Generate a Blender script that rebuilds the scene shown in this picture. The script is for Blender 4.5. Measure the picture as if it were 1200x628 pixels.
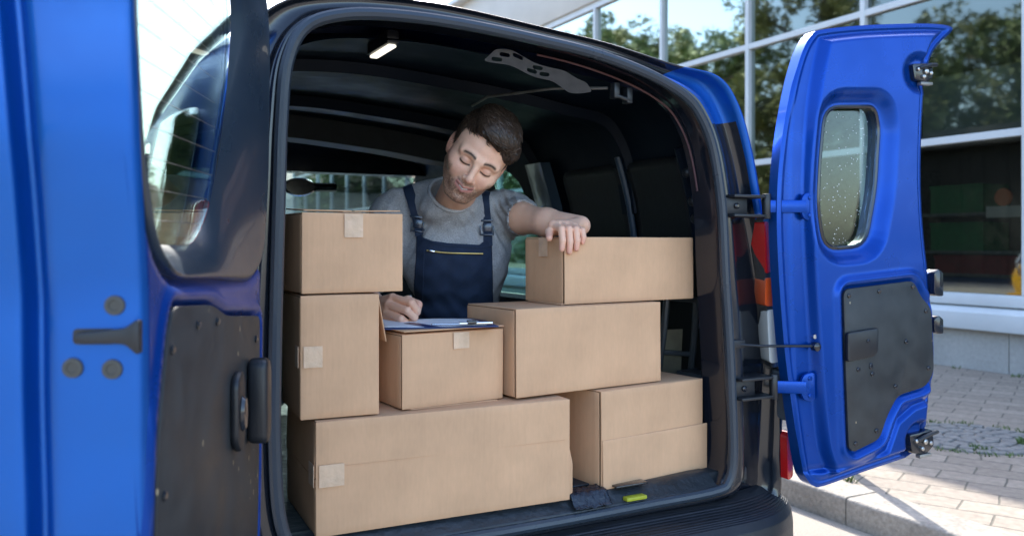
import bpy, bmesh, math, random
import numpy as np
from mathutils import Vector, Matrix
R = math.radians
random.seed(7); np.random.seed(7)
for o in list(bpy.data.objects): bpy.data.objects.remove(o)
SC = bpy.context.scene
COL = SC.collection
# ---------------- camera, world, sun, exposure ----------------
CX, CY, CZ = -.99, -1.74, 1.30
YAW = R(27.6)
S_, C_ = math.sin(YAW), math.cos(YAW)
cam = bpy.data.cameras.new('camera'); co = bpy.data.objects.new('camera', cam); COL.objects.link(co)
co.location = (CX, CY, CZ); co.rotation_euler = (R(90), 0, -YAW)
cam.sensor_width = 36; cam.lens = 29.7; cam.shift_y = -29/1200; cam.clip_end = 2000; cam.clip_start = .02
cam.dof.use_dof = True; cam.dof.focus_distance = 2.1; cam.dof.aperture_fstop = 4.0
SC.camera = co
SUN_EL, SUN_AZ = R(40.6), math.atan2(.46, .89)      # azimuth from +Y towards +X
w = bpy.data.worlds.new('World'); SC.world = w; w.use_nodes = True
nt = w.node_tree; bg = nt.nodes['Background']
sky = nt.nodes.new('ShaderNodeTexSky'); sky.sky_type = 'NISHITA'; sky.sun_disc = False
sky.sun_elevation = SUN_EL; sky.sun_rotation = SUN_AZ; sky.air_density = 1.0; sky.dust_density = 1.8; sky.ozone_density = 1.6
nt.links.new(sky.outputs[0], bg.inputs[0]); bg.inputs[1].default_value = .15
sl = bpy.data.lights.new('sun', 'SUN'); sl.energy = 2.05; sl.angle = R(.6); sl.color = (1, .95, .86)
so = bpy.data.objects.new('sun', sl); COL.objects.link(so)
sd = Vector((math.sin(SUN_AZ)*math.cos(SUN_EL), math.cos(SUN_AZ)*math.cos(SUN_EL), math.sin(SUN_EL)))
so.rotation_euler = sd.to_track_quat('Z', 'Y').to_euler()
SC.view_settings.view_transform = 'Standard'; SC.view_settings.look = 'None'
SC.view_settings.exposure = 2.26; SC.view_settings.gamma = 1
SC.render.engine = 'CYCLES'
SC.cycles.max_bounces = 10; SC.cycles.transparent_max_bounces = 12; SC.cycles.glossy_bounces = 5
SC.cycles.diffuse_bounces = 5
SC.cycles.caustics_reflective = False; SC.cycles.caustics_refractive = False
try: SC.cycles.use_denoising = True
except Exception: pass

# ---------------- materials ----------------
MATS = {}
def mat(name, col, rough=.5, metal=0., var=0., vscale=20., bump=0., bscale=60., coat=0., stretch=(1,1,1), spec=.5, var2=0., v2scale=2., rvar=0.):
    if name in MATS: return MATS[name]
    m = bpy.data.materials.new(name); m.use_nodes = True; t = m.node_tree; N = t.nodes; Lk = t.links
    b = N['Principled BSDF']; b.inputs['Base Color'].default_value = (*col, 1); b.inputs['Roughness'].default_value = rough
    b.inputs['Metallic'].default_value = metal; b.inputs['Coat Weight'].default_value = coat; b.inputs['Coat Roughness'].default_value = .04
    b.inputs['Specular IOR Level'].default_value = spec
    tc = N.new('ShaderNodeTexCoord'); mp = N.new('ShaderNodeMapping'); mp.inputs['Scale'].default_value = stretch
    Lk.new(tc.outputs['Object'], mp.inputs[0])
    def noise(sc, det=5):
        n = N.new('ShaderNodeTexNoise'); n.inputs['Scale'].default_value = sc; n.inputs['Detail'].default_value = det
        Lk.new(mp.outputs[0], n.inputs[0]); return n
    if var or var2:
        cur = None
        for amt, sc in ((var, vscale), (var2, v2scale)):
            if not amt: continue
            n = noise(sc); mr = N.new('ShaderNodeMapRange'); mr.inputs[1].default_value = .3; mr.inputs[2].default_value = .7
            mr.inputs[3].default_value = 1-amt; mr.inputs[4].default_value = 1+amt
            Lk.new(n.outputs[0], mr.inputs[0])
            if cur is None: cur = mr.outputs[0]
            else:
                mm = N.new('ShaderNodeMath'); mm.operation = 'MULTIPLY'; Lk.new(cur, mm.inputs[0]); Lk.new(mr.outputs[0], mm.inputs[1]); cur = mm.outputs[0]
        vm = N.new('ShaderNodeVectorMath'); vm.operation = 'SCALE'; vm.inputs[0].default_value = col
        Lk.new(cur, vm.inputs['Scale']); Lk.new(vm.outputs[0], b.inputs['Base Color'])
    if rvar:
        n = noise(9); mr = N.new('ShaderNodeMapRange'); mr.inputs[1].default_value = .3; mr.inputs[2].default_value = .7
        mr.inputs[3].default_value = max(0, rough-rvar); mr.inputs[4].default_value = rough+rvar
        Lk.new(n.outputs[0], mr.inputs[0]); Lk.new(mr.outputs[0], b.inputs['Roughness'])
    if bump:
        n = noise(bscale); bp = N.new('ShaderNodeBump'); bp.inputs['Strength'].default_value = bump; bp.inputs['Distance'].default_value = .01
        Lk.new(n.outputs[0], bp.inputs['Height']); Lk.new(bp.outputs[0], b.inputs['Normal'])
    MATS[name] = m; return m
def nodes(m): return m.node_tree.nodes, m.node_tree.links, m.node_tree.nodes['Principled BSDF']

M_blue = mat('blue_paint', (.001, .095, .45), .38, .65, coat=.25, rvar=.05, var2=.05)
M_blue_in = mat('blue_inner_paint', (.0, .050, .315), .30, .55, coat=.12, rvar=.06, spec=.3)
M_blue_sheen = mat('blue_sheen_edge', (.001, .095, .42), .38, .65, coat=.25, rvar=.08, var2=.06, v2scale=5)  # same door paint, sky sheen on the free edge put into a lighter blue
M_black = mat('black_plastic', (.012, .014, .018), .38, bump=.08, bscale=400, var=.15, rvar=.1)
M_blackgl = mat('black_gloss', (.008, .011, .018), .16, coat=.4, rvar=.05)
M_navy = mat('dark_navy_paint', (.004, .009, .018), .50, rvar=.08, spec=.12)
M_dark = mat('dark_liner', (.010, .013, .016), .6, var=.3, bump=.1, bscale=150)
M_rubber = mat('rubber_seal', (.028, .040, .056), .34, bump=.05, bscale=200, rvar=.08)
M_metal = mat('bare_metal', (.55, .54, .52), .35, 1., var=.15)
M_steel = mat('dull_steel', (.30, .29, .27), .5, .8, var=.3)
M_white = mat('white_frame', (.58, .60, .60), .4, var=.05, vscale=3)
M_tyre = mat('tyre', (.02, .02, .02), .8, bump=.2)
M_tape = mat('packing_tape', (.70, .475, .31), .33, var=.1, vscale=40, bump=.25, bscale=60)
M_paper = mat('paper', (.80, .83, .88), .6)
M_red = mat('red_lens', (.55, .012, .012), .12, coat=1)
M_orange = mat('orange_lens', (.75, .10, .02), .12, coat=1)
M_clear = mat('clear_lens', (.70, .70, .66), .1, coat=1)
M_yellow = mat('yellow_plastic', (.42, .45, .03), .5, var=.3)

def scratched():
    m = mat('scratched_plastic', (.028, .032, .036), .5, rvar=.1)
    N, Lk, b = nodes(m)
    tc = N.new('ShaderNodeTexCoord'); mp = N.new('ShaderNodeMapping'); mp.inputs['Scale'].default_value = (60, 60, 26)
    mp.inputs['Rotation'].default_value = (.2, .3, .1)
    v = N.new('ShaderNodeTexVoronoi'); v.inputs['Scale'].default_value = 1.0; v.inputs['Randomness'].default_value = 1
    n = N.new('ShaderNodeTexNoise'); n.inputs['Scale'].default_value = 7; n.inputs['Detail'].default_value = 3
    Lk.new(tc.outputs['Object'], mp.inputs[0]); Lk.new(mp.outputs[0], v.inputs[0]); Lk.new(tc.outputs['Object'], n.inputs[0])
    a = N.new('ShaderNodeMath'); a.operation = 'LESS_THAN'; a.inputs[1].default_value = .13; Lk.new(v.outputs[0], a.inputs[0])
    c = N.new('ShaderNodeMath'); c.operation = 'GREATER_THAN'; c.inputs[1].default_value = .575; Lk.new(n.outputs[0], c.inputs[0])
    d = N.new('ShaderNodeMath'); d.operation = 'MULTIPLY'; Lk.new(a.outputs[0], d.inputs[0]); Lk.new(c.outputs[0], d.inputs[1])
    n2 = N.new('ShaderNodeTexNoise'); n2.inputs['Scale'].default_value = 18; n2.inputs['Detail'].default_value = 8
    Lk.new(tc.outputs['Object'], n2.inputs[0])
    cr = N.new('ShaderNodeValToRGB'); cr.color_ramp.elements[0].position = .35; cr.color_ramp.elements[0].color = (.016, .019, .022, 1)
    cr.color_ramp.elements[1].position = .75; cr.color_ramp.elements[1].color = (.036, .040, .042, 1); Lk.new(n2.outputs[0], cr.inputs[0])
    mx = N.new('ShaderNodeMix'); mx.data_type = 'RGBA'; mx.inputs[7].default_value = (.42, .33, .20, 1)
    Lk.new(d.outputs[0], mx.inputs[0]); Lk.new(cr.outputs[0], mx.inputs[6]); Lk.new(mx.outputs[2], b.inputs['Base Color'])
    return m
M_panel = scratched()

def cardboard(name, col):
    m = mat(name, col, .78, spec=.25)
    N, Lk, b = nodes(m)
    tc = N.new('ShaderNodeTexCoord')
    def nz(scale, det, sc):
        mp = N.new('ShaderNodeMapping'); mp.inputs['Scale'].default_value = sc; Lk.new(tc.outputs['Object'], mp.inputs[0])
        n = N.new('ShaderNodeTexNoise'); n.inputs['Scale'].default_value = scale; n.inputs['Detail'].default_value = det; Lk.new(mp.outputs[0], n.inputs[0]); return n
    n1 = nz(160, 4, (1, 1, .25)); n2 = nz(7, 4, (1, 1, 1)); n3 = nz(60, 2, (1, 1, .02))
    def mul(a, b_, lo, hi):
        mr = N.new('ShaderNodeMapRange'); mr.inputs[1].default_value = .3; mr.inputs[2].default_value = .7; mr.inputs[3].default_value = lo; mr.inputs[4].default_value = hi
        Lk.new(b_.outputs[0], mr.inputs[0])
        if a is None: return mr.outputs[0]
        mm = N.new('ShaderNodeMath'); mm.operation = 'MULTIPLY'; Lk.new(a, mm.inputs[0]); Lk.new(mr.outputs[0], mm.inputs[1]); return mm.outputs[0]
    f = mul(mul(mul(None, n1, .975, 1.025), n2, .91, 1.07), n3, .985, 1.012)
    vm = N.new('ShaderNodeVectorMath'); vm.operation = 'SCALE'; vm.inputs[0].default_value = col; Lk.new(f, vm.inputs['Scale']); Lk.new(vm.outputs[0], b.inputs['Base Color'])
    bp = N.new('ShaderNodeBump'); bp.inputs['Strength'].default_value = .25; bp.inputs['Distance'].default_value = .004
    ad = N.new('ShaderNodeMath'); ad.operation = 'ADD'; Lk.new(n2.outputs[0], ad.inputs[0]); Lk.new(n3.outputs[0], ad.inputs[1])
    Lk.new(ad.outputs[0], bp.inputs['Height']); Lk.new(bp.outputs[0], b.inputs['Normal'])
    return m
M_card = cardboard('cardboard', (.67, .400, .230))
M_card2 = cardboard('cardboard_edge', (.36, .215, .115))

def glass(name, tint, gl=.08, col=(1, 1, 1), rough=.0):
    m = bpy.data.materials.new(name); m.use_nodes = True; N = m.node_tree.nodes; Lk = m.node_tree.links
    N.remove(N['Principled BSDF']); out = N['Material Output']
    t = N.new('ShaderNodeBsdfTransparent'); t.inputs[0].default_value = (*tint, 1)
    g = N.new('ShaderNodeBsdfGlossy'); g.inputs[0].default_value = (*col, 1); g.inputs[1].default_value = rough
    lw = N.new('ShaderNodeLayerWeight'); lw.inputs[0].default_value = .25
    mr = N.new('ShaderNodeMapRange'); mr.inputs[3].default_value = gl; mr.inputs[4].default_value = min(1, gl+.6)
    Lk.new(lw.outputs['Fresnel'], mr.inputs[0])
    mx = N.new('ShaderNodeMixShader'); Lk.new(mr.outputs[0], mx.inputs[0]); Lk.new(t.outputs[0], mx.inputs[1]); Lk.new(g.outputs[0], mx.inputs[2])
    Lk.new(mx.outputs[0], out.inputs[0]); MATS[name] = m; return m
M_vglass = glass('van_glass', (.66, .90, .87), .05)
M_dglass = glass('door_glass', (.62, .72, .69), .03)
M_shop = glass('shop_glass', (.33, .38, .36), .22, (.60, .68, .64), .03)

# ---------------- mesh helpers ----------------
def tag(o, label=None, cat=None, group=None, kind=None):
    if label: o['label'] = label
    if cat: o['category'] = cat
    if group: o['group'] = group
    if kind: o['kind'] = kind
    return o
def obj(name, me, parent=None, smooth=True, loc=None):
    o = bpy.data.objects.new(name, me); COL.objects.link(o)
    if smooth: me.polygons.foreach_set('use_smooth', [True]*len(me.polygons))
    if parent is not None: o.parent = parent
    if loc is not None: o.location = loc
    return o
def empty(name, loc, rz=0):
    o = bpy.data.objects.new(name, None); COL.objects.link(o); o.location = loc; o.rotation_euler = (0, 0, rz); o.empty_display_size = .1
    return o
def mesh(verts, faces, m=None, fm=None, mats=None):
    me = bpy.data.meshes.new('mesh'); me.from_pydata([tuple(map(float, v)) for v in verts], [], [tuple(int(i) for i in f) for f in faces])
    if mats:
        for x in mats: me.materials.append(x)
        me.polygons.foreach_set('material_index', fm)
    elif m: me.materials.append(m)
    me.update(); return me
class MB:
    def __init__(s): s.v = []; s.f = []
    def add(s, vs, fs):
        n = len(s.v); s.v += [tuple(v) for v in vs]; s.f += [tuple(i+n for i in f) for f in fs]; return s
    def box(s, x0, x1, y0, y1, z0, z1, T=None):
        vs = [(x, y, z) for x in (x0, x1) for y in (y0, y1) for z in (z0, z1)]
        if T is not None: vs = [tuple(T @ Vector(v)) for v in vs]
        return s.add(vs, [(0, 1, 3, 2), (4, 6, 7, 5), (0, 4, 5, 1), (2, 3, 7, 6), (0, 2, 6, 4), (1, 5, 7, 3)])
    def prism(s, poly, fn, h0, h1):
        """poly of (u,v); fn(u,v,h)->xyz"""
        n = len(poly)
        vs = [fn(u, v, h0) for u, v in poly]+[fn(u, v, h1) for u, v in poly]
        fs = [tuple(range(n))[::-1], tuple(range(n, 2*n))]+[(i, (i+1) % n, n+(i+1) % n, n+i) for i in range(n)]
        return s.add(vs, fs)
    def tube(s, pts, r, n=10, closed=False, cap=True):
        pts = [Vector(p) for p in pts]; k = len(pts); rs = r if hasattr(r, '__len__') else [r]*k
        vs = []; up = Vector((0, 0, 1)); prev = None
        for i, p in enumerate(pts):
            a = pts[(i-1) % k] if (closed or i) else p; b = pts[(i+1) % k] if (closed or i < k-1) else p
            d = (b-a).normalized()
            if prev is None:
                q = d.cross(up if abs(d.z) < .9 else Vector((1, 0, 0))).normalized()
            else: q = (prev-d*prev.dot(d)).normalized()
            prev = q; e = d.cross(q)
            for j in range(n):
                t = 2*math.pi*j/n; vs.append(p+(q*math.cos(t)+e*math.sin(t))*rs[i])
        fs = [(i*n+j, i*n+(j+1) % n, ((i+1) % k)*n+(j+1) % n, ((i+1) % k)*n+j) for i in range(k if closed else k-1) for j in range(n)]
        if cap and not closed: fs += [tuple(range(n))[::-1], tuple((k-1)*n+j for j in range(n))]
        return s.add(vs, fs)
    def lathe(s, prof, fn, n=24):
        """prof of (r,h); fn(x,y,h)->xyz"""
        k = len(prof); vs = []
        for r, h in prof:
            for j in range(n):
                t = 2*math.pi*j/n; vs.append(fn(r*math.cos(t), r*math.sin(t), h))
        fs = [(i*n+j, i*n+(j+1) % n, (i+1)*n+(j+1) % n, (i+1)*n+j) for i in range(k-1) for j in range(n)]
        fs += [tuple(range(n))[::-1], tuple((k-1)*n+j for j in range(n))]
        return s.add(vs, fs)
    def me(s, m, bev=0, seg=2, ang=40):
        me = mesh(s.v, s.f, m)
        bm = bmesh.new(); bm.from_mesh(me)
        bmesh.ops.recalc_face_normals(bm, faces=bm.faces)
        if bev:
            ed = [e for e in bm.edges if len(e.link_faces) == 2 and e.calc_face_angle(0) > R(ang)]
            bmesh.ops.bevel(bm, geom=ed, offset=bev, segments=seg, affect='EDGES', profile=.5, clamp_overlap=True)
        bm.to_mesh(me); bm.free()
        return me
def autosmooth(o, deg=35):
    me = o.data; bm = bmesh.new(); bm.from_mesh(me)
    for e in bm.edges:
        e.smooth = not (len(e.link_faces) == 2 and e.calc_face_angle(0) > R(deg))
    bm.to_mesh(me); bm.free(); return o
def put(name, mb, m=None, root=None, bev=0, seg=2, smooth=True, deg=35, part=None, at=None):
    """geometry given in world coordinates; becomes a part of root, a sub-part of part, or a thing at `at`"""
    me = mb.me(m, bev, seg) if isinstance(mb, MB) else mb
    org = Vector(at) if at is not None else (root.location.copy() if root is not None else Vector((0, 0, 0)))
    me.transform(Matrix.Translation(-org)); o = obj(name, me, None, smooth)
    if smooth and deg < 180: autosmooth(o, deg)
    if part is not None: o.parent = part
    elif root is not None: o.parent = root
    else: o.location = org
    return o
def cat(pts, n=5, closed=True):
    out = []; k = len(pts); P = [np.array(p, float) for p in pts]
    for i in range(k if closed else k-1):
        if closed: a, b, c, d = P[i-1], P[i], P[(i+1) % k], P[(i+2) % k]
        else: a, b, c, d = P[max(i-1, 0)], P[i], P[i+1], P[min(i+2, k-1)]
        for j in range(n):
            t = j/n; out.append(.5*((2*b)+(-a+c)*t+(2*a-5*b+4*c-d)*t*t+(-a+3*b-3*c+d)*t**3))
    if not closed: out.append(P[-1])
    return np.array(out)
def roundpoly(pts, r, n=5):
    out = []; k = len(pts)
    for i in range(k):
        p = Vector(pts[i]); a = (Vector(pts[i-1])-p); b = (Vector(pts[(i+1) % k])-p)
        rr = min(r, a.length*.45, b.length*.45); A = p+a.normalized()*rr; B = p+b.normalized()*rr
        for j in range(n+1):
            t = j/n; out.append(tuple(A*(1-t)**2+p*2*t*(1-t)+B*t*t))
    return out
def psdf(U, V, poly):
    P = np.asarray(poly, float); k = len(P); d = np.full(U.shape, 1e9); ins = np.zeros(U.shape, bool)
    for i in range(k):
        a = P[i]; b = P[(i+1) % k]; ex, ey = b-a; wx = U-a[0]; wy = V-a[1]
        t = np.clip((wx*ex+wy*ey)/(ex*ex+ey*ey+1e-12), 0, 1)
        d = np.minimum(d, (wx-ex*t)**2+(wy-ey*t)**2)
        c = (a[1] > V) != (b[1] > V)
        with np.errstate(divide='ignore', invalid='ignore'):
            ins ^= c & (U < (b[0]-a[0])*(V-a[1])/(b[1]-a[1]+1e-15)+a[0])
    d = np.sqrt(d); return np.where(ins, -d, d)
def sstep(x): x = np.clip(x, 0, 1); return x*x*(3-2*x)
def sheet(fn, u0, u1, v0, v1, step, sdf=None, m=None, thick=0, stepv=None, flip=False):
    us = np.linspace(u0, u1, max(2, int(round((u1-u0)/step))+1)); vs = np.linspace(v0, v1, max(2, int(round((v1-v0)/(stepv or step)))+1))
    U, V = np.meshgrid(us, vs, indexing='ij'); nu, nv = U.shape
    if sdf is not None:
        D = sdf(U, V); D0 = D.copy()
        for it in range(3):
            e = step*.3; gx = (sdf(U+e, V)-sdf(U-e, V))/(2*e); gy = (sdf(U, V+e)-sdf(U, V-e))/(2*e)
            g = gx*gx+gy*gy+1e-6; msk = (D0 > 0) & (D0 < step*2.2)
            Dc = sdf(U, V)
            U = np.where(msk, U-Dc*gx/g, U); V = np.where(msk, V-Dc*gy/g, V)
        ins = D0 < 0
    else: ins = np.ones(U.shape, bool)
    X = np.stack(fn(U, V), -1).reshape(-1, 3)
    cell = ins[:-1, :-1] | ins[1:, :-1] | ins[:-1, 1:] | ins[1:, 1:]
    I, J = np.nonzero(cell); a = I*nv+J
    F = np.stack([a, a+nv, a+nv+1, a+1], -1)
    if flip: F = F[:, ::-1]
    used = np.unique(F); rm = -np.ones(len(X), int); rm[used] = np.arange(len(used))
    me = mesh(X[used], rm[F], m)
    bm = bmesh.new(); bm.from_mesh(me)
    bmesh.ops.remove_doubles(bm, verts=bm.verts, dist=1e-5)
    bmesh.ops.dissolve_degenerate(bm, edges=bm.edges, dist=1e-5)
    if thick:
        bmesh.ops.recalc_face_normals(bm, faces=bm.faces)
        bmesh.ops.solidify(bm, geom=bm.faces[:], thickness=thick)
        bmesh.ops.recalc_face_normals(bm, faces=bm.faces)
    bm.to_mesh(me); bm.free()
    return me

# ---- signed distance volumes and surface nets ----
class Vol:
    def __init__(s, lo, hi, res):
        s.ax = [np.arange(lo[i], hi[i]+res, res) for i in range(3)]; s.res = res
        s.F = np.full([len(a) for a in s.ax], .06, np.float32)
    def win(s, lo, hi):
        sl = tuple(slice(max(0, int((lo[i]-s.ax[i][0])/s.res)), max(0, int((hi[i]-s.ax[i][0])/s.res)+2)) for i in range(3))
        X, Y, Z = np.meshgrid(*[s.ax[i][sl[i]] for i in range(3)], indexing='ij', sparse=True)
        return sl, X, Y, Z
    def op(s, sl, d, k, mode):
        if d.size == 0: return
        a = s.F[sl]; d = d.astype(np.float32)
        if mode == 'sub': a2, d2, sg = -a, d, -1
        elif mode == 'and': a2, d2, sg = -a, -d, -1
        else: a2, d2, sg = a, d, 1
        if k > 0:
            h = np.clip(.5+.5*(a2-d2)/k, 0, 1); r = a2*(1-h)+d2*h-k*h*(1-h)
        else: r = np.minimum(a2, d2)
        s.F[sl] = sg*r
    def ell(s, c, r, k=.01, mode='add', rot=None):
        M = max(r)+k+.03; sl, X, Y, Z = s.win([c[i]-M for i in range(3)], [c[i]+M for i in range(3)])
        x, y, z = X-c[0], Y-c[1], Z-c[2]
        if rot is not None:
            A = np.array(rot.transposed()); x, y, z = (A[i][0]*x+A[i][1]*y+A[i][2]*z for i in range(3))
        k0 = np.sqrt((x/r[0])**2+(y/r[1])**2+(z/r[2])**2); k1 = np.sqrt((x/r[0]**2)**2+(y/r[1]**2)**2+(z/r[2]**2)**2)
        s.op(sl, k0*(k0-1)/np.maximum(k1, 1e-6), k, mode); return s
    def cap(s, a, b, ra, rb, k=.01, mode='add'):
        M = max(ra, rb)+k+.03; lo = [min(a[i], b[i])-M for i in range(3)]; hi = [max(a[i], b[i])+M for i in range(3)]
        sl, X, Y, Z = s.win(lo, hi); e = [b[i]-a[i] for i in range(3)]; L = sum(v*v for v in e)+1e-12
        t = np.clip(((X-a[0])*e[0]+(Y-a[1])*e[1]+(Z-a[2])*e[2])/L, 0, 1)
        d = np.sqrt((X-a[0]-e[0]*t)**2+(Y-a[1]-e[1]*t)**2+(Z-a[2]-e[2]*t)**2)-(ra+(rb-ra)*t)
        s.op(sl, d, k, mode); return s
    def chain(s, pts, rs, k=.008):
        for i in range(len(pts)-1): s.cap(pts[i], pts[i+1], rs[i], rs[i+1], k)
        return s
    def nets(s):
        F = s.F; ins = F < 0; nx, ny, nz = F.shape
        c = [ins[i:nx-1+i, j:ny-1+j, k:nz-1+k] for i in (0, 1) for j in (0, 1) for k in (0, 1)]
        n = sum(x.astype(np.int8) for x in c); act = (n > 0) & (n < 8)
        I, J, K = np.nonzero(act); N = len(I); idx = -np.ones(act.shape, np.int32); idx[I, J, K] = np.arange(N)
        P = np.zeros((N, 3)); W = np.zeros(N)
        cor = [(i, j, k) for i in (0, 1) for j in (0, 1) for k in (0, 1)]
        for a in cor:
            for d in range(3):
                if a[d]: continue
                b = list(a); b[d] = 1
                fa = F[I+a[0], J+a[1], K+a[2]]; fb = F[I+b[0], J+b[1], K+b[2]]
                m = (fa < 0) != (fb < 0); t = np.where(m, fa/(fa-fb+1e-12), 0)
                q = np.array(a, float)[None, :].repeat(N, 0); q[:, d] += t
                P += q*m[:, None]; W += m
        P /= W[:, None]
        V = np.stack([s.ax[0][0]+(I+P[:, 0])*s.res, s.ax[1][0]+(J+P[:, 1])*s.res, s.ax[2][0]+(K+P[:, 2])*s.res], -1)
        Q = []
        for d in range(3):
            s0 = [slice(None)]*3; s1 = [slice(None)]*3; s0[d] = slice(0, -1); s1[d] = slice(1, None)
            A = ins[tuple(s0)]; B = ins[tuple(s1)]; ch = A != B
            o1, o2 = [x for x in range(3) if x != d]
            i = np.array(np.nonzero(ch)).T; ok = (i[:, o1] > 0) & (i[:, o2] > 0) & (i[:, o1] < F.shape[o1]-1) & (i[:, o2] < F.shape[o2]-1); i = i[ok]
            fl = A[tuple(i.T)]
            def g(p, q):
                j = i.copy(); j[:, o1] -= p; j[:, o2] -= q; return idx[j[:, 0], j[:, 1], j[:, 2]]
            q = np.stack([g(1, 1), g(0, 1), g(0, 0), g(1, 0)], -1)
            if d == 1: fl = ~fl
            q[~fl] = q[~fl][:, ::-1]; Q.append(q)
        Q = np.concatenate(Q); Q = Q[(Q >= 0).all(1)]
        return V, Q

def vcol(me, cols):
    a = me.color_attributes.new('Col', 'FLOAT_COLOR', 'POINT'); a.data.foreach_set('color', np.concatenate([cols, np.ones((len(cols), 1))], 1).ravel().astype(np.float32))

# =====================================================================
#  SETTING: road, kerb, pavement
# =====================================================================
def paving_mat(name, base, mortar, bw, bh, rot, bump=.6, bias=.0, off=.5):
    m = mat(name, base, .85); N, Lk, b = nodes(m)
    tc = N.new('ShaderNodeTexCoord'); mp = N.new('ShaderNodeMapping'); mp.inputs['Rotation'].default_value = (0, 0, rot)
    Lk.new(tc.outputs['Object'], mp.inputs[0])
    nz = N.new('ShaderNodeTexNoise'); nz.inputs['Scale'].default_value = 3; Lk.new(mp.outputs[0], nz.inputs[0])
    ms = N.new('ShaderNodeVectorMath'); ms.operation = 'SCALE'; ms.inputs['Scale'].default_value = .05; Lk.new(nz.outputs[1], ms.inputs[0])
    ad = N.new('ShaderNodeVectorMath'); Lk.new(mp.outputs[0], ad.inputs[0]); Lk.new(ms.outputs[0], ad.inputs[1])
    br = N.new('ShaderNodeTexBrick'); br.inputs['Scale'].default_value = 1; br.inputs['Brick Width'].default_value = bw; br.inputs['Row Height'].default_value = bh
    br.inputs['Mortar Size'].default_value = .006; br.inputs['Mortar Smooth'].default_value = .4; br.offset = off
    br.inputs['Color1'].default_value = (*[c*1.12 for c in base], 1); br.inputs['Color2'].default_value = (*[c*.84 for c in base], 1); br.inputs['Mortar'].default_value = (*mortar, 1)
    Lk.new(ad.outputs[0], br.inputs[0])
    n = N.new('ShaderNodeTexNoise'); n.inputs['Scale'].default_value = 25; n.inputs['Detail'].default_value = 8; Lk.new(mp.outputs[0], n.inputs[0])
    mr = N.new('ShaderNodeMapRange'); mr.inputs[1].default_value = .3; mr.inputs[2].default_value = .7; mr.inputs[3].default_value = .78; mr.inputs[4].default_value = 1.15; Lk.new(n.outputs[0], mr.inputs[0])
    vm = N.new('ShaderNodeVectorMath'); vm.operation = 'SCALE'; Lk.new(br.outputs[0], vm.inputs[0]); Lk.new(mr.outputs[0], vm.inputs['Scale']); Lk.new(vm.outputs[0], b.inputs['Base Color'])
    bp = N.new('ShaderNodeBump'); bp.inputs['Strength'].default_value = bump; bp.inputs['Distance'].default_value = .012; bp.invert = True
    mm = N.new('ShaderNodeMath'); mm.operation = 'MULTIPLY_ADD'; mm.inputs[1].default_value = -.25; Lk.new(n.outputs[0], mm.inputs[0]); Lk.new(br.outputs['Fac'], mm.inputs[2])
    Lk.new(mm.outputs[0], bp.inputs['Height']); Lk.new(bp.outputs[0], b.inputs['Normal'])
    return m
M_road = mat('road_surface', (.30, .262, .215), .9, var=.14, vscale=120, var2=.10, v2scale=1.5, bump=.3, bscale=220)
M_kerb = mat('kerb_stone', (.31, .275, .23), .9, var=.2, vscale=45, var2=.15, v2scale=4, bump=.6, bscale=60)
M_pave = paving_mat('paving_blocks', (.295, .245, .195), (.13, .115, .09), .30, .17, R(62))
M_cobble = mat('cobble_stone', (.20, .19, .175), .85, var=.25, vscale=30, bump=.5, bscale=70)
M_grass = mat('grass_green', (.07, .12, .02), .7, var=.3)
KX = 2.18
tag(put('road', MB().add([(-400, -400, 0), (KX+.05, -400, 0), (KX+.05, 900, 0), (-400, 900, 0)], [(0, 1, 2, 3)]), M_road), kind='structure')
tag(put('pavement', MB().add([(KX+.2, -60, .12), (900, -60, .12), (900, 900, .12), (KX+.2, 900, .12)], [(0, 1, 2, 3)]), M_pave), kind='structure')
tag(put('ground', MB().add([(-900, -900, -.06), (900, -900, -.06), (900, 900, -.06), (-900, 900, -.06)], [(0, 1, 2, 3)]), M_road), kind='structure')
kb = MB(); y = -12.0
while y < 60:
    L = 1.0; e = .004
    poly = roundpoly([(KX+random.uniform(-.004, .004), -.05), (KX, .128+random.uniform(-.003, .003)), (KX+.225, .127), (KX+.225, -.05)], .018, 3)
    kb.prism(poly, lambda u, v, h: (u, h, v), y+e, y+L-e); y += L
tag(put('kerb', kb, M_kerb, deg=50), kind='structure')

# round cobbled patch: rings of separate stones in one disc
cb = MB(); cx0, cy0 = 3.84, 1.50
for ri, (ra, rb_, n) in enumerate(((.0, .07, 1), (.075, .16, 7), (.165, .25, 13), (.255, .335, 19), (.34, .41, 26))):
    for k in range(n):
        a0 = 2*math.pi*(k+.06)/n+ri*.4; a1 = 2*math.pi*(k+.94)/n+ri*.4
        if n == 1: poly = [(cx0+.065*math.cos(t), cy0+.065*math.sin(t)) for t in np.linspace(0, 6.28, 7)[:-1]]
        else:
            j = lambda: random.uniform(-.006, .006)
            poly = [(cx0+(r+j())*math.cos(a), cy0+(r+j())*math.sin(a)) for r, a in ((ra, a0), (rb_-.008, a0), (rb_-.008, (a0+a1)/2), (rb_-.008, a1), (ra, a1))]
        cb.prism(poly, lambda u, v, h: (u, v, h), .10, .128+random.uniform(0, .006))
tag(put('cobble_patch', cb, M_cobble, bev=.005, seg=1, smooth=False), kind='structure')
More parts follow.
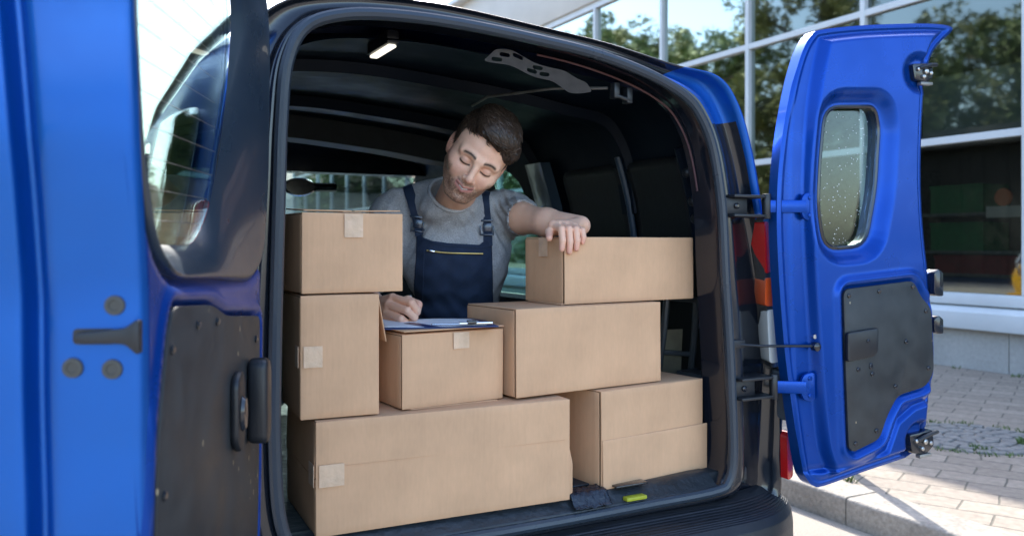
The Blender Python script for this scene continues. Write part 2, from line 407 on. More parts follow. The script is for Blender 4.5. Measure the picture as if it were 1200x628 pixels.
# weeds in the joints
def blades(mb, x, y, z, n, r, h):
    for i in range(n):
        a = random.uniform(0, 6.28); d = r*math.sqrt(random.random()); px, py = x+d*math.cos(a), y+d*math.sin(a)
        b = random.uniform(0, 6.28); hh = h*random.uniform(.4, 1); w_ = .004; lean = hh*.7
        dx, dy = math.cos(b), math.sin(b)
        mb.add([(px-dy*w_, py+dx*w_, z), (px+dy*w_, py-dx*w_, z), (px+dx*lean*.4+dy*w_*.7, py+dy*lean*.4-dx*w_*.7, z+hh*.7), (px+dx*lean, py+dy*lean, z+hh)], [(0, 1, 2, 3)])
gb = MB()
for k in range(60):
    a = random.uniform(0, 6.28); blades(gb, cx0+.43*math.cos(a), cy0+.43*math.sin(a), .118, 7, .04, .03)
blades(gb, 3.98, 1.22, .118, 160, .07, .05); blades(gb, 3.62, 1.30, .118, 60, .06, .035)
for k in range(90): blades(gb, 6.44+random.uniform(-.05, .02), random.uniform(-1, 9), .118, 6, .06, .05)
for k in range(14): blades(gb, 6.2+random.uniform(-.15, .15), random.uniform(4.2, 5.4), .118, 14, .1, .14)
for k in range(8): blades(gb, KX+.25+random.uniform(0, .03), 1.25+random.uniform(-.1, .1), .12, 6, .03, .03)
tag(put('grass', gb, M_grass, smooth=False), kind='stuff')
# steel bollard whose foot shows below the open door
bo = empty('bollard', (2.60, 1.36, .12)); tag(bo, 'pale grey steel post standing by the kerb under the open right door', 'bollard')
put('post', MB().prism(roundpoly([(2.575, 1.335), (2.625, 1.335), (2.625, 1.385), (2.575, 1.385)], .008, 3), lambda u, v, h: (u, v, h), .12, 1.02), M_white, bo)
put('foot_plate', MB().box(2.55, 2.65, 1.31, 1.41, .121, .131), M_steel, bo, bev=.003)
put('cap', MB().box(2.571, 2.629, 1.331, 1.389, 1.02, 1.035), M_steel, bo, bev=.005)

# =====================================================================
#  OFFICE BUILDING with the glass front
# =====================================================================
FX = 6.5
M_conc = mat('concrete_panel', (.36, .35, .325), .88, var=.08, vscale=30, var2=.12, v2scale=1.3, bump=.35, bscale=45)
M_fascia = mat('fascia_panel', (.55, .51, .45), .6, var=.05, vscale=2)
M_int = mat('shop_wall', (.10, .10, .10), .8, var=.2, vscale=3)
M_ceil = mat('shop_ceiling', (.035, .035, .035), .9)
M_blind = mat('shop_blind', (.22, .23, .21), .8)
bd = empty('office_building', (FX, 6, .12)); tag(bd, 'long low building with a white framed glass front and concrete base along the pavement', 'building')
ys = [2.77+1.73*k for k in range(-4, 17)]
wl = MB()
for k in range(-8, 34):
    y0 = 1.2+.865*k
    wl.box(FX, FX+.22, y0+.004, y0+.861, .10, .50)
put('base_wall', wl, M_conc, bd, bev=.004, seg=1, smooth=False)
put('base_plinth', MB().box(FX+.02, FX+.20, -6, 31, .08, .52), M_conc, bd)
put('window_sill', MB().prism([(FX-.10, .50), (FX-.10, .66), (FX-.06, .69), (FX+.04, .72), (FX+.04, .50)], lambda u, v, h: (u, h, v), -5, 30.5), M_white, bd, bev=.006)
put('window_sill', MB().box(FX-.03, FX+.12, -5, 30.5, .722, .83), M_white, bd, bev=.006)
fr = MB()
for zc, hh in ((2.29, .035), (3.74, .035), (5.12, .05)): fr.box(FX-.02, FX+.08, -5, 30.5, zc-hh, zc+hh)
put('transom', fr, M_white, bd, bev=.004, seg=1)
for yy in ys:
    put('mullion', MB().box(FX-.028, FX+.088, yy-.03, yy+.03, .832, 5.07), M_white, bd, bev=.004, seg=1)
for (z0, z1) in ((.83, 2.255), (2.325, 3.705), (3.775, 5.07)):
    g = MB()
    for a, b in zip(ys[:-1], ys[1:]):
        t = random.uniform(-.006, .006); t2 = random.uniform(-.004, .004)
        g.add([(FX+.03, a+.03, z0), (FX+.03+t, b-.03, z0), (FX+.03+t+t2, b-.03, z1), (FX+.03+t2, a+.03, z1)], [(0, 1, 2, 3)])
    put('glass_pane', g, M_shop, bd, smooth=False)
put('fascia', MB().box(FX-.06, FX+.3, -5.2, 30.7, 5.172, 6.40), M_fascia, bd, bev=.01)
put('roof_edge', MB().box(FX-.25, FX+.5, -5.4, 30.9, 6.402, 6.52), M_white, bd, bev=.01)
rf = put('roof', MB().box(FX+.1, FX+14, -5.1, 30.6, 6.25, 6.39), M_conc, bd)
put('back_wall', MB().box(FX+5.5, FX+5.7, -5, 30.5, .1, 6.2), M_int, bd)
put('end_wall', MB().box(FX+.1, FX+14, 30.5, 30.8, .1, 6.2), M_fascia, bd)
put('end_wall', MB().box(FX+.1, FX+14, -5.3, -5.0, .1, 6.2), M_fascia, bd)
put('inner_floor', MB().box(FX+.1, FX+5.5, -5, 30.5, .1, .2), M_int, bd)
put('inner_ceiling', MB().box(FX+.4, FX+5.5, -5, 30.5, 3.0, 3.2), M_ceil, bd)
put('window_blind', MB().box(FX+.14, FX+.16, -1, 3.9, 2.33, 2.95), M_blind, bd)
put('blind_rail', MB().box(FX+.12, FX+.19, -1, 3.9, 2.95, 3.30), M_ceil, bd)
M_curt = mat('curtain', (.50, .47, .38), .9)
cp = [(FX+.16+.02*math.sin(k*1.3), 4.30+.02*k) for k in range(12)]
put('curtain', MB().prism(cp+[(x+.01, y) for x, y in cp[::-1]], lambda u, v, h: (u, v, h), .85, 3.0), M_curt, bd)
# things dimly seen behind the shop window
M_dg = mat('crate_green', (.03, .22, .06), .6, var=.2); M_dr = mat('crate_red', (.35, .03, .03), .6, var=.2); M_db = mat('bin_blue', (.03, .10, .25), .6, var=.2)
def crate(name, x, y, z, dx, dy, dz, m, label, c):
    e = empty(name, (x, y, z)); tag(e, label, c)
    b = MB(); t = .02
    b.box(x-dx, x+dx, y-dy, y+dy, z, z+t); b.box(x-dx, x-dx+t, y-dy, y+dy, z+t, z+dz); b.box(x+dx-t, x+dx, y-dy, y+dy, z+t, z+dz)
    b.box(x-dx+t, x+dx-t, y-dy, y-dy+t, z+t, z+dz); b.box(x-dx+t, x+dx-t, y+dy-t, y+dy, z+t, z+dz); put('crate_body', b, m, e)
    put('rim', MB().box(x-dx-.01, x-dx, y-dy-.01, y+dy+.01, z+dz-.03, z+dz), m, e); return e
sh = empty('shelf_rack', (FX+1.1, 3.55, .2)); tag(sh, 'dark shelf rack holding the green boxes behind the shop window', 'shelf')
for zz in (1.22, 1.62, .80, .98): put('shelf_board', MB().box(FX+.85, FX+1.35, 2.0, 4.6, zz-.03, zz), M_steel, sh)
for yy in (2.0, 4.56): put('upright', MB().box(FX+.85, FX+1.35, yy, yy+.04, .2, 2.1), M_steel, sh)
crate('storage_box', FX+1.1, 4.05, 1.62, .22, .30, .30, M_dg, 'upper green box on the rack behind the shop window', 'box')
crate('storage_box', FX+1.1, 4.05, 1.22, .22, .30, .30, M_dg, 'lower green box on the rack behind the shop window', 'box')
crate('storage_box', FX+1.1, 3.35, .98, .22, .95, .19, M_dr, 'long red crate low behind the shop window', 'crate')
crate('storage_box', FX+1.1, 3.35, .80, .22, .95, .14, M_db, 'long blue crate under the red one behind the shop window', 'crate')
sg = empty('hanging_sign', (FX+.5, 3.3, 1.6)); tag(sg, 'small pale plate with an orange disc hanging inside the shop window', 'sign')
M_sor = mat('sign_orange', (.75, .16, .04), .6); M_spale = mat('sign_pale', (.55, .48, .40), .6)
put('plate', MB().box(FX+.5, FX+.52, 3.13, 3.47, 1.55, 1.66), M_spale, sg)
put('disc', MB().lathe([(.085, 0), (.085, .02)], lambda x, y, h: (FX+.50+h, 3.30+x, 1.745+y)), M_sor, sg)
M_hy = mat('scooter_yellow', (.85, .45, .015), .25, coat=1)
sc = empty('motor_scooter', (.90, 5.68, 0)); tag(sc, 'yellow motor scooter parked ahead of the van, mirrored in the shop window', 'scooter')
def sxy(u, v, h): return (.90+h, 5.68+u, v)
put('body', MB().prism(roundpoly([(-.75, .62), (-.55, .80), (-.15, .76), (-.02, .42), (.30, .40), (.46, .95), (.56, .97), (.66, .74), (.52, .30), (.0, .26), (-.45, .30), (-.72, .45)], .08, 4), sxy, -.15, .15), M_hy, sc, bev=.05, seg=3)
put('seat', MB().prism(roundpoly([(-.72, .80), (-.60, .88), (-.12, .84), (-.10, .78), (-.55, .80)], .03, 3), sxy, -.13, .13), M_black, sc, bev=.03)
for yy in (-.52, .62):
    ws = put('wheel', MB().lathe([(.13, -.05), (.20, -.05), (.225, 0), (.20, .05), (.13, .05)], lambda x, y, h: (.90+h, 5.68+yy+x, .228+y), 24), M_tyre, sc)
    put('hub', MB().lathe([(.13, -.03), (.13, .03)], lambda x, y, h: (.90+h, 5.68+yy+x, .228+y), 18), M_metal, sc, part=ws)
put('front_mudguard', MB().prism(roundpoly([(.38, .40), (.50, .52), (.74, .52), (.88, .36), (.74, .46), (.50, .45)], .03, 3), sxy, -.07, .07), M_hy, sc, bev=.015)
put('headlight', MB().lathe([(.11, 0), (.10, .05), (.06, .08), (.02, .09)], lambda x, y, h: (.90+x, 5.68+.55+h, .88+y), 20), M_clear, sc)
put('windshield', MB().tube([(.70, 6.15, .80), (.68, 6.19, 1.00), (.77, 6.17, 1.12), (1.03, 6.17, 1.12), (1.12, 6.19, 1.00), (1.10, 6.15, .80)], .018, 8), M_metal, sc)
put('handlebar', MB().tube([(.57, 6.03, 1.03), (.90, 6.15, .98), (1.23, 6.03, 1.03)], .014, 8), M_black, sc)

# far house at the end of the street, seen through the windscreen
fh = empty('street_house', (3, 62, 0)); tag(fh, 'pale two storey house at the far end of the street seen through the windscreen', 'house')
put('wall', MB().box(-8, 14, 60, 68, -.05, 5.2), mat('house_wall', (.62, .60, .55), .8, var=.1, vscale=.5), fh)
put('roof', MB().prism([(59.5, 5.2), (64, 7.0), (68.5, 5.2)], lambda u, v, h: (h, u, v), -8.5, 14.5), mat('house_roof', (.22, .14, .11), .8), fh)
M_win = mat('house_window', (.05, .07, .08), .1, coat=1)
for xx in range(-6, 14, 4):
    for zz in (1.0, 3.5): put('window', MB().box(xx, xx+1.2, 59.94, 59.998, zz, zz+1.2), M_win, fh)

# =====================================================================
#  TREES across the street: they fill the reflections in the glass front
# =====================================================================
M_bark = mat('bark', (.11, .085, .06), .9, var=.3, vscale=15, bump=.8, bscale=20)
M_leafA = mat('leaf_green', (.11, .15, .035), .6, var=.35, vscale=1.1); M_leafB = mat('leaf_olive', (.18, .19, .055), .6, var=.35, vscale=1.1)
for m in (M_leafA, M_leafB): nodes(m)[2].inputs['Subsurface Weight'].default_value = 0
def tree_mesh(seed, H, rad, leafm, n=5200):
    rg = np.random.RandomState(seed); rd = random.Random(seed)
    tr = MB(); top = H*.75
    pts = [(0, 0, 0)]; 
    for k in range(1, 7): pts.append((rd.uniform(-.15, .15)*k*.4, rd.uniform(-.15, .15)*k*.4, top*k/6))
    tr.tube(pts, [.22*(1-.13*k) for k in range(7)], 9)
    ends = []
    for k in range(16):
        b = Vector(pts[rd.choice([2, 3, 3, 4, 5, 6])]); a = rd.uniform(0, 6.28); L = rad*rd.uniform(.55, .98)
        e = b+Vector((math.cos(a)*L, math.sin(a)*L, rd.uniform(.25, .9)*L*.8)); mid = (b+e)/2+Vector((0, 0, -.15))
        tr.tube([b, mid, e], [.08, .05, .02], 6); ends += [e, (mid+e)/2, (b+e)/2+Vector((0, 0, .4))]
    C0 = []
    for e in ends:
        for q in range(3): C0.append(np.array(e)+rg.normal(0, .45, 3))
    C0 = np.array(C0); ci = rg.randint(0, len(C0), n); R0 = rg.uniform(.3, .85, len(C0))
    d = rg.normal(0, 1, (n, 3)); d /= np.linalg.norm(d, axis=1)[:, None]
    P = C0[ci]+d*(R0[ci]*rg.uniform(.4, 1, n)**.5)[:, None]
    a = rg.normal(0, 1, (n, 3)); a /= np.linalg.norm(a, axis=1)[:, None]; b = np.cross(a, rg.normal(0, 1, (n, 3))); b /= np.linalg.norm(b, axis=1)[:, None]
    s = rg.uniform(.07, .20, n)[:, None]
    V = np.stack([P-a*s, P+b*s*.5, P+a*s, P-b*s*.5], 1).reshape(-1, 3); F = np.arange(4*n).reshape(-1, 4)
    return tr.me(M_bark), mesh(V, F, leafm)
tm = [tree_mesh(3, 9.5, 3.8, M_leafA, 15000), tree_mesh(8, 12.0, 4.4, M_leafB, 15000), tree_mesh(21, 7.0, 2.8, M_leafA, 7000)]
ob = empty('dark_warehouse', (-12, 9, 0)); tag(ob, 'low dark grey warehouse across the road mirrored in the shop window', 'warehouse')
M_clad = mat('dark_cladding', (.010, .011, .010), .8, var=.2, vscale=1)
wv = MB()
k = 0
while k < 60: wv.box(-12.0, -11.9+(.02 if k % 2 else 0), -6+k*.4, -5.602+k*.4, 0, 4.4); k += 1
put('cladding', wv, M_clad, ob, smooth=False); put('core', MB().box(-20, -12.002, -6, 18, 0, 4.3), M_clad, ob)
put('eaves', MB().box(-20, -11.2, -6.4, 18.4, 4.402, 4.95), mat('eaves_dark', (.012, .012, .012), .7), ob)
tree_spots = [(-16, 8, 1, 'tall olive tree rising behind the dark warehouse'), (-16.5, 15, 0, 'round green tree rising behind the dark warehouse'), (-11, 21.5, 1, 'tall olive tree across the road just past the warehouse'),
              (-9.5, 27, 0, 'round green tree across the road beyond the tall olive one'), (-12, 32, 1, 'tall olive tree across the road between the two round ones'), (-9, 38, 0, 'round green tree across the road beyond the olive pair'), (-20, 11, 1, 'tall olive tree in the back row behind the warehouse'), (-21, 18, 1, 'tall olive tree in the back row at the warehouse corner'),
              (-14, 45, 1, 'tall olive tree at the far end of the row across the road'), (-18, 24, 0, 'round green tree in the back row across the road'), (-19, 34, 1, 'tall olive tree in the back row across the road'),
              (-.6, 47, 2, 'small green tree seen past the left side of the van')]
for x, y, k, lb in tree_spots:
    t = empty('street_tree', (x, y, 0), random.uniform(0, 6)); s = random.uniform(.9, 1.1); t.scale = (s, s, s); tag(t, lb, 'tree', 'trees across the road')
    obj('trunk', tm[k][0], t); obj('crown', tm[k][1], t, smooth=False)

rgh = np.random.RandomState(31); nh = 16000
Ph = np.stack([rgh.uniform(-15, -13.2, nh), rgh.uniform(18.8, 62, nh), rgh.uniform(0, 1, nh)**.8*3.2], -1); Ph[:, 2] *= 1+.18*np.sin(Ph[:, 1]*1.3)
ah = rgh.normal(0, 1, (nh, 3)); ah /= np.linalg.norm(ah, axis=1)[:, None]; bh = np.cross(ah, rgh.normal(0, 1, (nh, 3))); bh /= np.linalg.norm(bh, axis=1)[:, None]; sh_ = rgh.uniform(.10, .26, nh)[:, None]
Vh = np.stack([Ph-ah*sh_, Ph+bh*sh_*.5, Ph+ah*sh_, Ph-bh*sh_*.5], 1).reshape(-1, 3)
hd = empty('hedge', (-14, 19, 0)); tag(hd, 'tall loose green hedge across the road, running on from the warehouse', 'hedge')
put('leaves', mesh(Vh, np.arange(4*nh).reshape(-1, 4), M_leafA), None, hd, smooth=False)
for k in range(12): put('stem', MB().tube([(-14+.3*math.sin(k*2), 19+k*3.6, 0), (-14+.2*math.sin(k), 19.1+k*3.6, 2.3)], [.05, .02], 6), M_bark, hd)

# =====================================================================
#  DELIVERY VAN
# =====================================================================
van = empty('delivery_van', (0, 1.6, 0)); tag(van, 'blue panel van with both rear doors open and a black rear opening full of boxes', 'van')
OU = [((-.03, .635), (-.03, .53)), ((.30, .638), (.33, .53)), ((.52, .642), (.60, .53)), ((.572, .662), (.79, .56)), ((.588, .735), (.806, .70)), ((.582, .90), (.815, .85)),
      ((.574, 1.04), (.818, 1.02)), ((.560, 1.22), (.785, 1.20)), ((.548, 1.40), (.735, 1.40)), ((.518, 1.55), (.70, 1.55)), ((.475, 1.635), (.65, 1.68)), ((.42, 1.684), (.575, 1.755)),
      ((.311, 1.727), (.42, 1.768)), ((.156, 1.761), (.19, 1.797)), ((0, 1.778), (0, 1.815)), ((-.2, 1.792), (-.2, 1.832)), ((-.36, 1.793), (-.36, 1.835)),
      ((-.48, 1.780), (-.53, 1.82)), ((-.56, 1.745), (-.63, 1.78)), ((-.598, 1.67), (-.70, 1.68)), ((-.610, 1.55), (-.735, 1.50)), ((-.615, 1.40), (-.755, 1.38)),
      ((-.620, 1.22), (-.80, 1.20)), ((-.624, 1.04), (-.83, 1.02)), ((-.624, .90), (-.835, .85)), ((-.615, .75), (-.83, .70)), ((-.585, .675), (-.80, .56)),
      ((-.52, .645), (-.60, .53)), ((-.33, .638), (-.35, .53))]
NS = 6
Oc = cat([a for a, b in OU], NS); Uc = cat([b for a, b in OU], NS); NP = len(Oc)
def ring(f, y, dx=0):
    P = Oc*(1-f)+Uc*f
    return [(p[0]+dx*np.sign(p[0]), y, p[1]) for p in P]
def loft(rings, m=None, fm=None, mats=None, skip=None):
    n = len(rings[0]); V = [v for r in rings for v in r]; F = []; FM = []
    for i in range(len(rings)-1):
        for j in range(n):
            if skip and skip(i, j): continue
            F.append((i*n+j, i*n+(j+1) % n, (i+1)*n+(j+1) % n, (i+1)*n+j)); FM.append(fm(i, j) if fm else 0)
    return mesh(V, F, m, FM, mats)
wid = np.linalg.norm(Uc-Oc, axis=1)
def ring2(f, y, yl):
    """depth yl is only reached where the pillar is wide"""
    k = np.clip((wid-.05)/.12, 0, 1); P = Oc*(1-f)+Uc*f
    return [(P[i][0], y*(1-k[i])+yl*k[i], P[i][1]) for i in range(NP)]
rr = [ring2(-.05, .10, .10), ring2(-.02, .05, .05), ring2(.0, .02, .02), ring2(.06, .004, .004), ring2(.16, .0, .0), ring2(.24, .002, .006), ring2(.27, .01, .035), ring2(.33, .014, .05),
      ring2(.78, .018, .085), ring2(.85, .014, .080), ring2(.90, .008, .055), ring2(.94, .004, .036), ring2(.98, .006, .036), ring2(1.0, .018, .05), ring2(1.005, .06, .07)]
def fmat(i, j):
    s = j/NS
    if 9.6 <= s < 11.8 and i >= 4: return 1
    if s < 11.2 and s > 6.8 and i >= 10: return 1
    if s > 19 and i >= 10: return 1
    return 0
put('rear_frame', loft(rr, fm=fmat, mats=[M_blackgl, M_blue]), None, van, deg=180)
put('door_seal', MB().tube([tuple(p) for p in [(a[0], -.004, a[1]) for a in Oc]], .0135, 10, closed=True), M_rubber, van)
# fine pinkish sealing bead inside the opening
M_bead = mat('bead', (.10, .045, .05), .7); ir = [(p[0]*.985, .075, p[1]-.012) for p in Oc[10*NS//2+20:14*NS]]
put('sealing_bead', MB().tube(ir, .0028, 6), M_bead, van)

# interior shell and outer shell from one section, with window openings
def sect(P):
    d = np.r_[0, np.cumsum(np.linalg.norm(np.diff(P, axis=0, append=P[:1]), axis=1))]; return np.vstack([P, P[:1]]), d
Ip = Oc*.35+Uc*.65; Ip = Ip.copy()
zf = .68
low = Ip[:, 1] < zf+.0; Ip[low, 1] = zf-.002
Iw, Id = sect(Ip); Uw, Ud = sect(Uc)
def along(W, D, v): return np.interp(v, D, W[:, 0]), np.interp(v, D, W[:, 1])
WIN_R = roundpoly([(1.18, 1.06), (1.30, 1.62), (1.95, 1.66), (2.42, 1.12), (2.42, 1.06)], .14, 6)
def side_holes(W, D, yend):
    def f(U, V):
        x, z = along(W, D, V)
        d = -(psdf(U, z, WIN_R)); d = np.where(np.abs(x) > .45, d, -1)
        d = np.maximum(d, np.where(z > 1.04, (U-2.30-(1.72-z)*1.2)*.64, -1))
        return d
    return f
def inner(U, V):
    x, z = along(Iw, Id, V)
    k = sstep((U-.06)/.16)           # opens out from the narrow door opening to the full width
    xo, zo = np.interp(V/Id[-1], np.linspace(0, 1, NP+1), np.r_[Oc[:, 0], Oc[0, 0]]), 0
    k2 = .93+.07*k
    z = np.where(z > 1.2, 1.2+(z-1.2)*(.90+.06*k), z)
    return x*k2, U, z
put('inner_shell', sheet(inner, .09, 2.45, 0, Id[-1], .03, side_holes(Iw, Id, 0), M_navy), None, van, deg=180)
def outer(U, V):
    x, z = along(Uw, Ud, V); k = sstep((U-.06)/.5); nose = sstep((U-1.7)/1.2)
    sc = 1+.045*k
    zz = np.where(z > 1.0, 1.0+(z-1.0)*(1+.03*k), z)
    return x*sc*(1-.03*nose), U, zz
put('outer_shell', sheet(outer, .058, 2.45, 0, Ud[-1], .03, side_holes(Uw, Ud, 0), M_blue), None, van, deg=180)
# front of the cab: pillars, windscreen, bonnet
def frame_front():
    b = MB()
    for sx in (-1, 1):
        b.tube([(sx*.62, 2.30, 1.74), (sx*.70, 2.72, 1.42), (sx*.76, 3.10, 1.08)], .035, 8)
        b.tube([(sx*.66, 2.42, 1.70), (sx*.80, 2.45, 1.10), (sx*.82, 2.45, .5)], .03, 8)
    b.box(-.64, .64, 2.22, 2.34, 1.635, 1.81)
    return b
put('windscreen_frame', frame_front(), M_blackgl, van)
put('windscreen', MB().add([(-.61, 2.33, 1.70), (.61, 2.33, 1.70), (.75, 3.10, 1.06), (-.75, 3.10, 1.06)], [(0, 1, 2, 3)]), M_vglass, van, smooth=False)
def bonnet(U, V):
    return U*(1-.12*sstep((V-3.0)/.9)), V, 1.05-.20*sstep((V-3.0)/1.0)-.10*(U/.8)**2-.28*sstep((V-3.65)/.25)
put('bonnet', sheet(bonnet, -.82, .82, 3.0, 3.88, .06, None, M_blue, thick=.01), None, van, deg=180)
put('front_body', MB().box(-.80, .80, 3.10, 3.80, .30, .86), M_blue, van, bev=.04)
put('cab_floor', MB().box(-.80, .80, 2.46, 3.10, .30, .70).box(-.83, -.79, 2.46, 3.1, .705, 1.03).box(.79, .83, 2.46, 3.1, .705, 1.03), M_dark, van, bev=.01)
put('dashboard', MB().box(-.72, .72, 2.55, 3.08, .862, 1.06), M_dark, van, bev=.04)
# side windows (van glass panes)
for sx in (-1, 1):
    g = MB().prism(WIN_R, lambda u, v, h: (sx*(.79-(v-1.06)*.20+h), u, v), 0, .004); put('side_window', g, M_vglass, van, smooth=False)
    tr = MB().tube([(sx*(.765-(v-1.06)*.19), u, v) for u, v in WIN_R], .02, 6, closed=True); put('window_trim', tr, M_dark, van)
# exterior rear quarter pane on the left flank, seen past the open left door
qw = roundpoly([(.16, 1.14), (.20, 1.60), (1.00, 1.66), (1.02, 1.14)], .07, 5)
def flank(u, v, h):
    x = np.interp(v, [1.0, 1.2, 1.38, 1.5, 1.68, 1.8], [.835, .80, .757, .737, .704, .63])*(1+.045*float(sstep((u-.06)/.5)))
    return (-(x+h), u, v)
M_qglass = mat('quarter_glass', (.02, .03, .03), .03, coat=1, spec=1)
def flank_sheet(h):
    def f(U, V):
        x = np.interp(V, [1.0, 1.2, 1.38, 1.5, 1.68, 1.8], [.835, .80, .757, .737, .704, .63])*(1+.045*sstep((U-.06)/.5)); return -(x+h), U, V
    return f
put('quarter_window', sheet(flank_sheet(.012), .1, 1.1, 1.1, 1.7, .03, lambda U, V: psdf(U, V, qw), M_qglass, thick=.004), None, van, deg=180)
put('roof_strip', MB().tube([(-(.66+.02), .12, 1.775), (-.70, .6, 1.79), (-.70, 1.6, 1.79), (-.68, 2.3, 1.76)], .013, 8), M_black, van)
put('roof_strip', MB().tube([(.60, .12, 1.765), (.65, .6, 1.78), (.65, 1.6, 1.78), (.64, 2.3, 1.75)], .013, 8), M_black, van)

# inside: floor, ribs, panels
M_floor = mat('cargo_floor', (.022, .028, .034), .42, var=.25, vscale=15, bump=.5, bscale=35, rvar=.1)
put('cargo_floor', MB().box(-.66, .68, .04, 2.44, .64, zf), M_floor, van, bev=.006)
sb = MB()
prf = [(.075, .684), (.045, .684), (.030, .676), (.012, .660), (-.002, .652), (-.004, .630), (.075, .62)]
sb.prism(prf, lambda u, v, h: (h, u, v), -.575, .54)
put('sill_trim', sb, M_floor, van, bev=.003)
rg = MB()
for k in range(5): rg.box(-.50+k*.21, -.33+k*.21, .085, .40, zf+.001, zf+.006)
put('floor_rib', rg, M_floor, van, bev=.002)
def bow(y, w_, h, name='roof_bow', mt=None, z0=0, lim=1.40):
    pts = [p for p in Ip if p[1] > lim]; pts = [(p[0]*.995, 1.2+(p[1]-1.2)*.955) for p in pts]
    n = len(pts); V = []; F = []
    for (x, z) in pts:
        c = Vector((0-x*.3, 0, 1.2-z)).normalized()
        for dy, hh in ((-w_, 0), (-w_*.7, h), (w_*.7, h), (w_, 0)): V.append((x+c.x*hh, y+dy, z+c.z*hh))
    for i in range(n-1):
        for k in range(3): F.append((i*4+k, i*4+k+1, (i+1)*4+k+1, (i+1)*4+k))
    put(name, mesh(V, F, mt or M_navy), None, van, deg=50)
bow(.55, .05, .030); bow(1.15, .06, .035); bow(1.62, .10, .085, 'cab_header', M_dark, lim=1.50)
M_pan = mat('side_board', (.006, .007, .009), .55, var=.2, bump=.1)
for y0, y1 in ((.24, .52), (.56, .92)):
    pp = roundpoly([(y0, .74), (y0, 1.56), (y1, 1.56), (y1, .74)], .05, 5)
    put('side_board', sheet(lambda U, V: (np.interp(V, [.7, 1.02, 1.25, 1.45, 1.6], [.745, .725, .690, .655, .605])-.012+0*U, U, V), y0, y1, .74, 1.56, .03, lambda U, V: psdf(U, V, pp), M_pan, thick=.006), None, van, deg=180)
pp = roundpoly([(.24, .74), (.24, 1.60), (1.1, 1.60), (1.1, .74)], .05, 5)
put('side_board', sheet(lambda U, V: (-np.interp(V, [.7, 1.02, 1.25, 1.45, 1.6], [.745, .74, .715, .675, .65])+.012+0*U, U, V), .24, 1.1, .74, 1.60, .03, lambda U, V: psdf(U, V, pp), M_pan, thick=.006), None, van, deg=180)
def wx(z): return float(np.interp(z, [.7, 1.02, 1.25, 1.45, 1.6], [.745, .725, .690, .655, .605]))
M_rib = mat('pillar_paint', (.035, .055, .085), .32, coat=.3)
for yy, r_, mt in ((.54, .011, M_rib), (.225, .016, M_navy)):
    put('side_rib', MB().tube([(wx(z)-.022, yy, z) for z in np.linspace(.72, 1.58, 12)], r_, 8), mt, van)
cp_ = MB(); 
for z0, z1 in zip(np.linspace(.7, 1.6, 12)[:-1], np.linspace(.7, 1.6, 12)[1:]):
    cp_.add([(wx(z0)-.02, .97, z0), (wx(z0)-.045, 1.0, z0), (wx(z0)-.045, 1.12, z0), (wx(z0)-.01, 1.17, z0), (wx(z1)-.02, .97, z1), (wx(z1)-.045, 1.0, z1), (wx(z1)-.045, 1.12, z1), (wx(z1)-.01, 1.17, z1)],
            [(0, 1, 5, 4), (1, 2, 6, 5), (2, 3, 7, 6)])
put('centre_pillar', cp_, M_rib, van)
# round bolts and holes on the inner rear pillar
for z in (1.50, 1.42, 1.37, 1.0):
    put('pillar_bolt', MB().lathe([(.015, 0), (.015, .004), (.008, .009)], lambda x, y, h: (wx(z)-.075-h, .16+x, z+y), 12), M_black, van)
# seats with headrests in the cab
for sx, lb in ((-.38, 'left'), (.38, 'right')):
    st = put('front_seat', MB().box(sx-.24, sx+.24, 1.75, 1.90, .70, 1.24), M_dark, van, bev=.05, seg=3)
    put('headrest', MB().box(sx-.13, sx+.13, 1.79, 1.88, 1.29, 1.45), M_dark, van, part=st, bev=.03, seg=3)
    put('seat_base', MB().box(sx-.24, sx+.24, 1.91, 2.35, .68, .86), M_dark, van, part=st, bev=.04)
mi = put('mirror', MB().lathe([(.001, 0), (.10, .004), (.105, .02), (.09, .035)], lambda x, y, h: (-.03+x*.75, 2.28-h, 1.565+y*.42), 24), M_blackgl, van)
put('mirror_stem', MB().tube([(.04, 2.25, 1.565), (.14, 2.25, 1.567)], .022, 8), M_blackgl, van, part=mi)
# bright reflection on the ceiling, added as a thin glowing bar
M_glint = mat('glint_glow', (.9, .87, .78), .4); b_ = nodes(M_glint)[2]; b_.inputs['Emission Color'].default_value = (1, .93, .78, 1); b_.inputs['Emission Strength'].default_value = .3
lp = put('ceiling_glint', MB().box(-.330, -.308, .15, .29, 1.760, 1.768), M_glint, van, bev=.004)
put('dark_housing', MB().box(-.334, -.304, .145, .295, 1.7685, 1.80), M_black, van, part=lp, bev=.004)  # dark backing of the added glowing bar
# latch bracket on the header: pierced sheet metal
M_brk = mat('bracket_metal', (.035, .030, .028), .55, .4, var=.3, vscale=40)
bk = roundpoly([(-.165, .0), (-.135, .045), (-.09, .05), (.02, .03), (.06, .035), (.12, .02), (.14, -.01), (.07, -.03), (.02, -.012), (-.09, .0)], .01, 3)
hol = [roundpoly([(a-.014, b-.006), (a+.014, b-.006), (a+.014, b+.007), (a-.014, b+.007)], .005, 2) for a, b in ((-.11, .03), (-.075, .037), (-.02, .024), (-.035, .009), (.0, .006), (-.13, .012))]
def bsd(U, V):
    d = psdf(U, V, bk)
    for h in hol: d = np.maximum(d, -psdf(U, V, h))
    return d
put('latch_bracket', sheet(lambda U, V: (U+.035, .052+.0*U-.1*(V), 1.722+V*.72-.15*(U+.1)+.003*np.sin(U*50)), -.17, .15, -.035, .06, .003, bsd, M_brk, thick=.002), None, van, deg=60)
hk = MB(); hk.box(.245, .262, .055, .08, 1.672, 1.712); hk.box(.285, .302, .055, .08, 1.662, 1.702); hk.tube([(.25, .06, 1.68), (.30, .06, 1.668)], .006, 8)
put('strap_anchor', hk, M_black, van, bev=.003)
